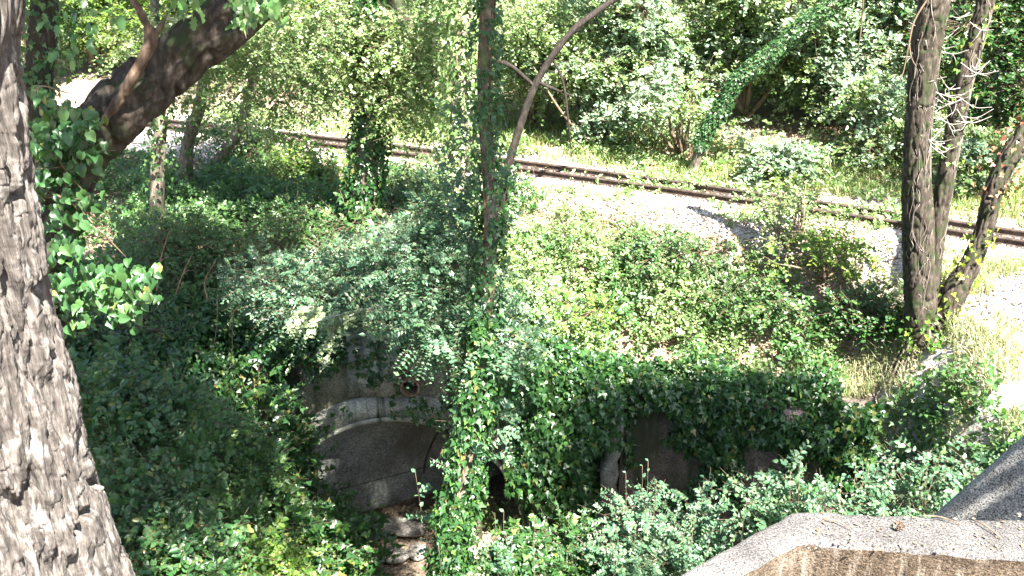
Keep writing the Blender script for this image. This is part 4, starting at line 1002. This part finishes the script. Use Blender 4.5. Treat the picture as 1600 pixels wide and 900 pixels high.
# ------------------------------------------------------------------ bushes behind the rails
BUSH = [
 (115, 150, 3.4, 2.0, 3.2, 'shrub', 'green bush seen between the big pale trunk and the dark leaning trunk'),
 (190, 160, 4.6, 1.8, 3.4, 'bright', 'yellow green bush right under the middle of the dark leaning trunk'),
 # px, py(base), dY behind rail, width m, height m, mat, label
 (255, 185, 4.6, 1.6, 3.4, 'bright', 'yellow green bush beyond the rails under the dark leaning trunk'),
 (380, 170, 6.0, 1.8, 3.6, 'bright', 'airy yellow green bush at the far left end of the rails'),
 (480, 175, 7.0, 1.7, 3.8, 'yellow', 'yellowish sunlit bush left of the straight ivy trunk, beyond the rails'),
 (640, 175, 5.6, 1.5, 3.6, 'shrub', 'green bush beyond the rails between the ivy trunks'),
 (830, 215, 3.6, 1.6, 3.4, 'sun_white', 'whitish leafy bush behind the thin leaning stem'),
 (930, 235, 2.6, 1.5, 2.2, 'sun_white', 'low silvery bush close behind the rails, right of the thin leaning stem'),
 (1000, 180, 4.6, 2.0, 4.2, 'sun_white', 'tall silvery green bush high behind the rails near the picture middle'),
 (1060, 250, 2.6, 1.5, 2.0, 'sun_white', 'rounded silvery bush at the foot of the mossy leaning trunk'),
 (1150, 190, 6.0, 2.2, 4.4, 'sun_white', 'grey green bush seen above the mossy leaning trunk'),
 (1215, 290, 1.7, 1.0, .7, 'sun_white', 'small bright bush at the far edge of the rails before the dark hollow'),
 (1290, 240, 6.6, 2.2, 4.6, 'sun_white', 'large bush over the dark hollow right of the mossy leaning trunk'),
 (1350, 260, 4.0, 1.1, 1.7, 'sun_white', 'pale leaved shrub inside the dark hollow'),
 (1390, 250, 6.2, 1.8, 4.6, 'sun_white', 'green bush just left of the forked tree'),
 (1560, 260, 6.5, 2.2, 4.4, 'ivy', 'deep green tree like bush at the right edge behind the forked tree'),
 (1520, 330, 3.0, .9, 1.0, 'sun_white', 'low pale leaved shrub between the forked tree and the leaning crooked trunk'),
]
rng = np.random.default_rng(81)
def bush(px, dY, wd, ht, mat, lab, y_at=None, name='bush', group='bushes beyond the rails', dens=1.0, size=.075, tpl=T_OVATE, pinn=False, thr=.36, x=None, y=None, bottom=.15, zup=None):
    if x is None:
        u = (px-800)/F_PX; y = 20.0
        for _ in range(20): xx_ = u*y*1.05; y = float(yrail(xx_))+GAUGE+dY
        x = u*y*1.05
    z0 = float(H(x, y))
    t = thing(name, lab, 'bush', (x, y, z0), group)
    blobs = []
    for k in range(11):
        h_ = rng.uniform(bottom+.1, .95); ww = wd*(.55+.3*math.sin(h_*3))
        blobs.append((x+rng.normal(0, wd*.35), y+rng.normal(0, wd*.25), z0+ht*h_, wd*rng.uniform(.2, .5), wd*rng.uniform(.2, .45), ht*rng.uniform(.07, .2)))
    nc = int(95*dens*max(.5, wd*ht/3.5)*1.25)
    lv, tw = clump_twigs(blobs, nc, 8, .16*min(1.3, wd), rng, L=.24, nl=11 if pinn else 7, size=size, thr=thr, up=.8, rough=.45, shell=.3, pinnate=pinn, seed=int(px))
    kk = lv[0][:, 2] > z0-.1; lv = tuple(q[kk] for q in lv)
    if mat == 'sun_white':     # younger yellower shoots among the sun-whitened leaves
        sel = fbm(lv[0][:, 0]*1.7, lv[0][:, 1]*1.7, lv[0][:, 2]*1.7, 140, 2) > .52
        leaf_mesh('young_leaves', tuple(q[sel] for q in lv), tpl, M['lit'], t); lv = tuple(q[~sel] for q in lv)
    leaf_mesh('leaves', lv, tpl, M[mat], t)
    mb = MB(); stick_mesh('', tw[0], tw[1], tw[2], .004, None, mb=mb)
    for b in blobs:
        e = np.array(b[:3]); s = np.array([x, y, z0-.05]); m_ = (s+e)/2+rng.normal(0, .1, 3)
        V, F, _ = tube([s, m_, e], [.03*wd, .02*wd, .006], 6, 10); mb.add(V, F)
    joinup(mb, tw[0], blobs, .004)
    mb.build('stems', M['twig'], t)
    return t
for px, py, dY, wd, ht, mat, lab in BUSH:
    bush(px, dY, wd, ht, mat, lab, size=.085 if mat != 'locust' else .095, dens=1.5)
# the wood behind, read as one mass
rng = np.random.default_rng(83)
blobs = []
for x_ in np.arange(-17, 21, 1.35):
    for r_ in range(2):
        y_ = float(yrail(x_))+7.5+r_*3.0+rng.uniform(-1, 1); z_ = float(H(x_, y_)); 
        blobs.append((x_+rng.uniform(-.6, .6), y_, z_+rng.uniform(1.6, 3.4), 1.7, 1.5, rng.uniform(1.4, 2.4)))
        blobs.append((x_+rng.uniform(-.6, .6), y_+1.0, z_+rng.uniform(4.4, 6.0), 1.9, 1.6, rng.uniform(1.2, 1.8)))
lv, tw = clump_twigs(blobs, 7500, 6, .35, rng, L=.3, nl=7, size=.11, thr=.30, shell=.1, rough=.5, up=.6)
o = leaf_mesh('woodland', lv, T_SIMPLE, M['sun_white']); props(o, 'far woodland foliage closing the view above the rails', 'woodland', kind='stuff')

# ------------------------------------------------------------------ ivy on the walls
def wall_ivy(name, label, n, rng, x0, x1, zlo, zhi, yfun, thick=.25, size=.085, dens=.35, seed=0, mat='ivy', avoid=None, freq=1.3):
    x = rng.uniform(x0, x1, n); z = rng.uniform(0, 1, n); zz = zlo + (np.vectorize(lambda q: float(zhi(q)))(x)-zlo)*z if callable(zhi) else zlo+(zhi-zlo)*z
    m = fbm(x*freq, zz*freq, 0, 110+seed, 4); k = m > dens
    if avoid is not None: k &= ~avoid(x, zz)
    x, zz, m = x[k], zz[k], m[k]; n = len(x)
    out = thick*sstep(dens, dens+.35, m)*(.3+.7*rng.random(n))+.02
    P = np.column_stack([x, yfun(x)-out, zz])
    A = np.array([[0, -.25, -1.0]])+rng.normal(0, .45, (n, 3)); Nn = np.array([[0, -1.0, .55]])+rng.normal(0, .4, (n, 3))
    o = leaf_mesh(name, (P, A, Nn, size*(.6+.7*rng.random(n))), T_IVY, M[mat]); props(o, label, 'ivy', kind='stuff' if name == 'ivy_strands' else None)
    return o
rng = np.random.default_rng(91)
hole_ = lambda x, z: ((np.hypot(x-ARC_X, z-SPR) < ARC_R+.02) | ((np.abs(x-ARC_X) < ARC_R) & (z < SPR)))
clear_ = lambda x, z: hole_(x, z) | ((x > ARC_X-1.6) & (x < ARC_X+.75) & (z < -1.15) & (z > SPR)) 
wall_ivy('ivy_curtain', 'dark ivy curtain hanging left of the tunnel arch', 9000, rng, XA0-.5, ARC_X-.9, -4.6, lambda x: wall_top(x)+.25, lambda x: 12.95+0*x, .5, avoid=clear_, dens=.22, seed=1)
wall_ivy('ivy_curtain', 'thick ivy mass covering the wall between the tunnel arch and the pale pier', 13000, rng, ARC_X+.6, 1.62, -4.9, lambda x: wall_top(x)+.2, lambda x: 12.95+0*x, .75, avoid=lambda x, z: clear_(x, z) | (x < -.1), dens=.22, seed=2)
wall_ivy('ivy_curtain', 'ivy hanging over the damp brown retaining wall at right', 15000, rng, 1.75, XA1+.05, -4.6, lambda x: wall_top(x)+.2, lambda x: ywall(x)-.05, .45, dens=.44, seed=3, freq=1.9)
# ivy thatch over the wall tops
def thatch(label, x0, x1, n, seed, h=.3):
    x = rng.uniform(x0, x1, n); t = rng.random(n)
    y = ywall(x) - .35 + t*1.0; z = wall_top(x)+.05 + h*rng.random(n)*sstep(.3, .6, fbm(x*2, y*2, 0, seed, 3)) - .35*sstep(.35, 0, t)
    P = np.column_stack([x, y, z]); A = np.array([[0, -.5, -.4]])+rng.normal(0, .5, (n, 3)); Nn = np.array([[0, -.5, 1.0]])+rng.normal(0, .4, (n, 3))
    o = leaf_mesh('ivy_fringe', (P, A, Nn, .08*(.6+.7*rng.random(n))), T_IVY, M['ivy']); props(o, label, 'ivy'); return o
thatch('ivy fringe spilling over the top of the retaining wall', .3, XA1-.4, 6000, 121, .35)
thatch('ivy fringe along the wall top left of the arch block', XA0-.4, -2.5, 2600, 122, .5)

# ------------------------------------------------------------------ single plants
def stem_plant(label, base, top, nleaf, size, rng, mat='shrub', nst=3, tpl=T_OVATE, spread=.12, name='sapling', cat_='plant', group=None, bend=.1):
    base = np.array(base, float); top = np.array(top, float)
    t = thing(name, label, cat_, tuple(base), group); mb = MB(); LV = []
    for k in range(nst):
        e = top + rng.normal(0, spread, 3)*[1, .8, .7]; m_ = (base+e)/2 + rng.normal(0, bend, 3)*.6
        pts_ = [base, m_, e]; V, F, fr = tube(pts_, [.009, .006, .002], 5, 24); mb.add(V, F)
        P_, R_, T_, X_, Y_ = fr; i = np.linspace(4, 23, nleaf).astype(int)
        ph = np.arange(nleaf)*2.4; out = np.cos(ph)[:, None]*X_[i]+np.sin(ph)[:, None]*Y_[i]
        LV.append((P_[i], out + T_[i]*.3 + rng.normal(0, .2, (nleaf, 3)), np.array([[0, -.25, 1.0]])+rng.normal(0, .3, (nleaf, 3)), size*(.6+.6*rng.random(nleaf))))
        # side twigs
        q = rng.integers(5, 22, 7); D = out[np.minimum(np.arange(7), nleaf-1)] + T_[q]*.6
        LV.append(twigs(P_[q], D, .22, 8, size*.9, rng, .7, .35))
    leaf_mesh('leaves', cat(*LV), tpl, M[mat], t); mb.build('stem', M['twig'], t); return t
rng = np.random.default_rng(95)
PL = [
 ('leafy sapling with blue green leaves left of the parapet, tallest of its group', (1010, 890), (1015, 745), 9.6, 'locust', 4, 24),
 ('leafy sapling rising against the bare brown wall, right of the tallest one', (1090, 860), (1112, 738), 9.8, 'locust', 4, 24),
 ('low spreading sapling right before the pale pier foot', (990, 930), (960, 830), 9.0, 'locust', 5, 22),
 ('bushy sapling in the gully directly left of the parapet corner', (1060, 930), (1075, 820), 8.6, 'locust', 6, 26),
 ('slim sunlit shoot beside the sloping parapet end', (1150, 850), (1165, 785), 7.8, 'pale', 2, 14),
 ('leggy shoot curving up over the parapet middle', (1290, 830), (1240, 725), 8.6, 'shrub', 3, 20),
 ('leafy shoots just above the parapet, left of the concrete wall', (1340, 820), (1330, 745), 8.4, 'locust', 5, 20),
 ('pale leaved plant close above the parapet by the sloping wall', (1435, 815), (1432, 765), 7.0, 'pale', 3, 12),
 ('shaded plant between the pale leaved one and the sloping wall', (1480, 800), (1440, 720), 8.6, 'shrub', 5, 20),
 ('upright creeper shoot in front of the dark tunnel mouth', (692, 860), (652, 735), 9.2, 'locust', 1, 26),
 ('sunlit creeper shoots right of the ivy trunk foot', (750, 930), (745, 800), 8.6, 'pale', 3, 24),
 ('grey green creeper tuft at the bottom, right of the ivy trunk', (800, 960), (800, 830), 8.6, 'locust', 5, 24),
 ('arching shoot low at the left of the ivy trunk foot', (690, 930), (655, 870), 8.4, 'locust', 3, 18),
]
for lab, (bx, by), (tx, ty), Y_, mat, nst, nl_ in PL:
    b = at(bx, by, Y=Y_); tp = at(tx, ty, Y=Y_); gz = float(H(b[0], b[1]))
    b2 = b.copy(); b2[2] = gz-.03; b2[0] = b[0]
    stem_plant(lab, b2, tp, nl_, .06, rng, mat, nst, spread=.16 if nst > 2 else .03)

wall_ivy('ivy_strands', 'thin ivy strands trailing over the concrete headwall and arch ring', 1500, rng, ARC_X-1.7, ARC_X+1.0, -3.0, lambda x: wall_top(x)+.1, lambda x: 12.85+0*x, .2, size=.075, dens=.52, seed=7, freq=2.4, avoid=lambda x, z: np.hypot(x-ARC_X, z-SPR) < ARC_R+.05)
# growth leaning out over the arch
rng = np.random.default_rng(99)
ov = thing('overhanging_bush', 'wide feathery grey green bush leaning out over the concrete arch block', 'bush', (-1.9, 13.6, float(H(-1.9, 13.6))))
bl = []
for (px, py, Y_, w_, d_, h_) in ((640, 470, 12.5, .7, .5, .3), (560, 480, 12.3, .7, .5, .25), (500, 470, 12.3, .6, .5, .28), (600, 430, 12.8, .9, .6, .35), (520, 430, 12.9, .8, .6, .35), (440, 440, 12.6, .7, .6, .4), (700, 430, 12.6, .7, .6, .35), (760, 500, 12.4, .5, .5, .22), (650, 390, 13.4, .8, .6, .35)):
    bl.append((*at(px, py, Y=Y_), w_, d_, h_))
crown_for(ov, bl, 260, 9, .15, rng, M['locust'], size=.055, L=.25, nl=11, pinnate=True, name='leaves', limbs_from=[(-1.9, 13.6, float(H(-1.9, 13.6))-.05)], tr=.003, lr=.4, rough=.45, seed=44, flat=.7, shell=.15)
iv = [(440, 720, 12.4, .35, .4, .5), (430, 790, 12.0, .5, .5, .5), (480, 800, 12.2, .35, .4, .4), (540, 850, 11.9, .4, .4, .35), (470, 860, 11.2, .7, .5, .6), (400, 840, 10.6, .7, .6, .6), (530, 900, 11.4, .4, .4, .3), (350, 760, 10.8, .7, .6, .6), (300, 860, 9.6, .7, .6, .5), (400, 660, 12.0, .6, .5, .6)]
io = thing('ivy_mound', 'heaped ivy billowing in front of the left side of the tunnel mouth', 'ivy', (-3.6, 12.0, float(H(-3.6, 12.0))))
crown_for(io, [(*at(a_, b_, Y=c_), d_, e_, f_) for a_, b_, c_, d_, e_, f_ in iv], 420, 8, .17, rng, M['ivy'], size=.085, L=.25, nl=6, name='leaves', limbs_from=[(-3.6, 12.0, float(H(-3.6, 12.0)))], tr=.003, lr=.25, rough=.45, seed=45, flat=.8, shell=.3, tpl=T_IVY, thr=.3)
def px_bush(label, blobs, base, n, mat, size=.06, tpl=T_OVATE, nl=8, per=8, crad=.14, name='bush', cat_='bush', pinn=False, thr=.3, seed=0, up=.6):
    b = at(*base[:2], Y=base[2]); z = float(H(b[0], b[1])); b = np.array([b[0], b[1], z-.03])
    t = thing(name, label, cat_, tuple(b))
    crown_for(t, [(*at(q[0], q[1], Y=q[2]), q[3], q[4], q[5]) for q in blobs], n, per, crad, rng, M[mat], size=size, L=.22, nl=nl, pinnate=pinn, name='leaves', limbs_from=[tuple(b)], tr=.0025, rough=.42, up=up, seed=seed, flat=.7, shell=.2, tpl=tpl, thr=thr, lr=.22)
    return t
G = 9.4
px_bush('broad blue green sapling clump in the gully between the pale pier and the parapet', [(1000, 830, G, .28, .3, .3), (1035, 880, G-.3, .35, .3, .3), (975, 890, G-.3, .3, .3, .3), (1080, 850, G, .22, .3, .25), (1100, 810, G+.1, .12, .2, .2), (1010, 790, G+.1, .08, .2, .2), (1120, 860, G-.2, .25, .2, .2), (1060, 920, G-.4, .4, .3, .2)], (1040, 1000, G), 85, 'locust', .05, nl=11, pinn=True, seed=71)
px_bush('low leafy tangle filling the bottom between the ivy trunk and the pier', [(820, 890, 9.6, .4, .3, .3), (880, 880, 9.8, .4, .3, .35), (930, 900, 9.6, .3, .3, .3), (780, 920, 9.2, .4, .3, .3), (850, 920, 9.3, .4, .3, .2)], (850, 1000, 9.6), 190, 'ivy', .07, tpl=T_IVY, seed=72)
px_bush('leafy plants in the shade directly beyond the parapet', [(1200, 800, 8.8, .3, .3, .15), (1290, 790, 8.6, .4, .3, .14), (1360, 790, 8.6, .35, .3, .16), (1420, 770, 8.6, .3, .3, .2), (1250, 770, 9.0, .1, .2, .15), (1470, 740, 8.8, .3, .3, .22), (1510, 730, 8.8, .2, .3, .2)], (1300, 900, 8.8), 75, 'locust', .055, nl=8, seed=73)
px_bush('bright leafy bush close beside the middle of the big pale trunk', [(180, 620, 8.4, .35, .3, .22), (240, 645, 8.4, .4, .3, .2), (285, 640, 8.6, .25, .3, .18), (200, 680, 8.2, .4, .3, .2)], (220, 760, 8.6), 120, 'vine', .065, seed=74)
px_bush('light green bush at the lower right edge of the big pale trunk', [(230, 760, 7.6, .3, .3, .2), (200, 800, 7.4, .3, .3, .25), (250, 840, 7.2, .3, .3, .2), (290, 880, 7.0, .3, .3, .2), (230, 880, 7.0, .3, .3, .2)], (230, 900, 7.6), 130, 'vine', .06, seed=75)
px_bush('yellow green tuft at the bottom edge below the ivy mound', [(400, 885, 9.4, .35, .3, .16), (440, 895, 9.6, .2, .3, .12), (360, 900, 9.2, .3, .3, .12)], (400, 930, 9.4), 60, 'bright', .06, seed=76)
px_bush('medium green shrub rising from the ivy between the big trunk and the tunnel', [(340, 680, 10.2, .4, .4, .3), (310, 720, 9.8, .4, .4, .3), (380, 730, 10.2, .35, .4, .3), (330, 790, 9.4, .4, .3, .3)], (340, 800, 10.0), 150, 'shrub', .065, seed=77)
# yellow green sapling in front of the rails at right
def bush_px(px, py, wd, ht, mat, lab, dens=1.0, size=.06, thr=.33, name='bush', group=None, **k):
    Y_ = ground_Y(px, py); p = at(px, py, Y=Y_)
    return bush(px, 0, wd, ht, mat, lab, x=float(p[0]), y=float(p[1]), dens=dens, size=size, thr=thr, name=name, group=group, **k)
bush_px(1235, 390, .9, .95, 'lit', 'light green young bush in front of the rails, left of the forked tree', dens=.7, name='young_bush')
bush_px(1290, 440, .9, .7, 'bright', 'low bright bush at the right end of the leafy bank', dens=1.0, name='young_bush')
bush_px(1040, 420, .9, .5, 'shrub', 'dark green bramble hump in the middle of the leafy bank', dens=1.0, name='bramble')
bush_px(1170, 500, .9, .5, 'shrub', 'bramble hump low on the leafy bank above the retaining wall', dens=1.0, name='bramble')
bush_px(1370, 520, .8, .45, 'ivy', 'dark leafy clump at the left foot of the forked tree', dens=1.0, name='bramble')
bush_px(880, 520, .9, .6, 'bright', 'bright leafy clump on the bank right of the middle tree', dens=1.0, name='bramble')
bush_px(480, 300, 1.1, .9, 'bright', 'sunlit green bush before the rails left of the straight ivy trunk', dens=1.0, name='young_bush')
bush_px(640, 330, 1.0, .9, 'shrub', 'green bush right at the foot of the straight ivy trunk', dens=1.0, name='young_bush')
bush_px(390, 260, 1.0, .9, 'shrub', 'grey green bush under the left end of the rails', dens=1.0, name='young_bush')
bush_px(600, 450, 1.3, 1.0, 'sun_white', 'rounded grey green bush on the slope directly above the overhanging one', dens=1.4, name='young_bush')
bush_px(480, 440, 1.2, 1.3, 'shrub', 'tall dark shrub on the shaded bank left of the arch', dens=1.3, name='young_bush')
bush_px(300, 480, 1.3, 1.5, 'shrub', 'dark spreading shrub in the shade at left', dens=1.4, name='young_bush')
bush_px(200, 560, 1.0, 1.0, 'ivy', 'shaded leafy shrub close beside the big pale trunk', dens=1.4, name='young_bush')

# pale oak spray lit by the sun over the arch
sp = thing('oak_spray', 'whitish sunlit oak spray hanging down left above the tunnel arch', 'branch', tuple(at(600, 480, Y=10.8)))
mb = MB(); LV = []
for path in ([(640, 470), (590, 480), (540, 490), (500, 500), (462, 515)], [(560, 487), (528, 505), (518, 530), (515, 555), (505, 572)], [(590, 482), (585, 500), (600, 520)], [(500, 500), (485, 488), (470, 500)]):
    P_ = [at(a_, b_, Y=10.8-.1*k) for k, (a_, b_) in enumerate(path)]; V, F, fr = tube(P_, np.linspace(.012, .004, len(P_)), 6, 30); mb.add(V, F)
    i = rng.integers(4, 30, 26); D = nrm(rng.normal(0, 1, (26, 3))+[-.3, -.3, 0]); LV.append(twigs(fr[0][i], D, .13, 6, .07, rng, .8, .5))
leaf_mesh('leaves', cat(*LV), T_OAK, M['pale'], sp); mb.build('stem', M['vine_dead'], sp)
# dry twigs in the shaded bank
for k, (path, lab) in enumerate((([(275, 460), (285, 430), (300, 398)], 'bare tan twig standing highest in the shade left of the arch'), ([(245, 455), (250, 410), (265, 360)], 'bare tan twig nearest the big pale trunk'), ([(325, 470), (320, 440), (338, 405)], 'forked bare twig nearest the arch'))):
    Y_ = 9.6; P_ = [at(a_, b_, Y=Y_) for a_, b_ in path]; mb = MB(); V, F, _ = tube(P_, [.009, .008, .004], 6, 12); mb.add(V, F)
    V, F, _ = tube([P_[1], P_[1]+[.07, -.02, .06], P_[1]+[.13, 0, .05]], [.005, .004, .002], 5, 8); mb.add(V, F)
    o = mb.build('dry_twig', M['bark_dead']); props(o, lab, 'twig')
# hanging twigs at the top right
for k, (path, lab) in enumerate((([(1462, -20), (1430, 30), (1420, 70), (1412, 110), (1405, 130)], 'thin dark twig hanging from above, nearest the forked tree'), ([(1350, -20), (1346, 40), (1341, 78)], 'short thin twig hanging straight down from the top edge, left of the others'), ([(1420, 70), (1424, 90), (1432, 106)], 'tiny forked end of a hanging twig beside the forked tree'))):
    Y_ = 11.0; P_ = [at(a_, b_, Y=Y_) for a_, b_ in path]; V, F, _ = tube(P_, np.linspace(.012, .004, len(P_)), 6, 20)
    o = mesh_obj('hanging_twig', V, F, M['twig']); props(o, lab, 'twig')
# hanging creeper on the dark bank
for k, (path, lab) in enumerate((([(340, 460), (339, 500), (336, 530), (328, 555)], 'thin creeper with white lit leaves dangling over the dark left bank'), ([(362, 480), (363, 540), (360, 580)], 'thin bare creeper strand beside the white leaved one'))):
    Y_ = 9.4; P_ = [at(a_, b_, Y=Y_) for a_, b_ in path]; t = thing('creeper_strand', lab, 'creeper', tuple(P_[0])); V, F, fr = tube(P_, [.004]*len(P_), 5, 20); mesh_obj('stem', V, F, M['twig'], t)
    nn_ = 14 if k == 0 else 4; i = rng.integers(8, 20, nn_); leaf_mesh('leaves', (fr[0][i]+rng.normal(0, .02, (nn_, 3)), rng.normal(0, 1, (nn_, 3)), rng.normal(0, .5, (nn_, 3))+[0, -1, 1], .04*(.7+.5*rng.random(nn_))), T_OVATE, M['pale'] if k == 0 else M['ivy'], t)
# rocks in the tunnel mouth
def rock(label, c, s, seed):
    u, v = np.meshgrid(np.linspace(0, 2*math.pi, 20, endpoint=False), np.linspace(.12, math.pi-.12, 12)); 
    d_ = np.stack([np.cos(u)*np.sin(v), np.sin(u)*np.sin(v), np.cos(v)], -1)
    r_ = .7+.6*fbm(d_[..., 0]*1.6+5, d_[..., 1]*1.6+5, d_[..., 2]*1.6+5, seed, 3)
    V = (d_*r_[..., None]*np.array(s)).reshape(-1, 3)+np.array(c); i = np.arange(11)[:, None]; j = np.arange(20)[None]
    F = np.stack([i*20+j, i*20+(j+1) % 20, (i+1)*20+(j+1) % 20, (i+1)*20+j], -1).reshape(-1, 4)
    cap = [np.arange(20)[None, ::-1], (11*20+np.arange(20))[None]]
    o = mesh_obj('rock', V, [F]+cap, M['rock']); props(o, label, 'rock', 'rocks on the floor of the tunnel mouth'); return o
for (px, py, sx, sz, lab) in ((612, 822, .42, .10, 'long flat pale rock just inside the tunnel mouth'), (640, 826, .3, .08, 'flat rock right of the long pale one'), (618, 868, .22, .10, 'squat rock nearest the viewer below the tunnel'), (652, 862, .16, .07, 'small rock right of the squat one'), (586, 830, .18, .08, 'small dark rock at the left tip of the long pale one')):
    c = at(px, py, z=-4.45); rock(lab, c, (sx, .2, sz), px)
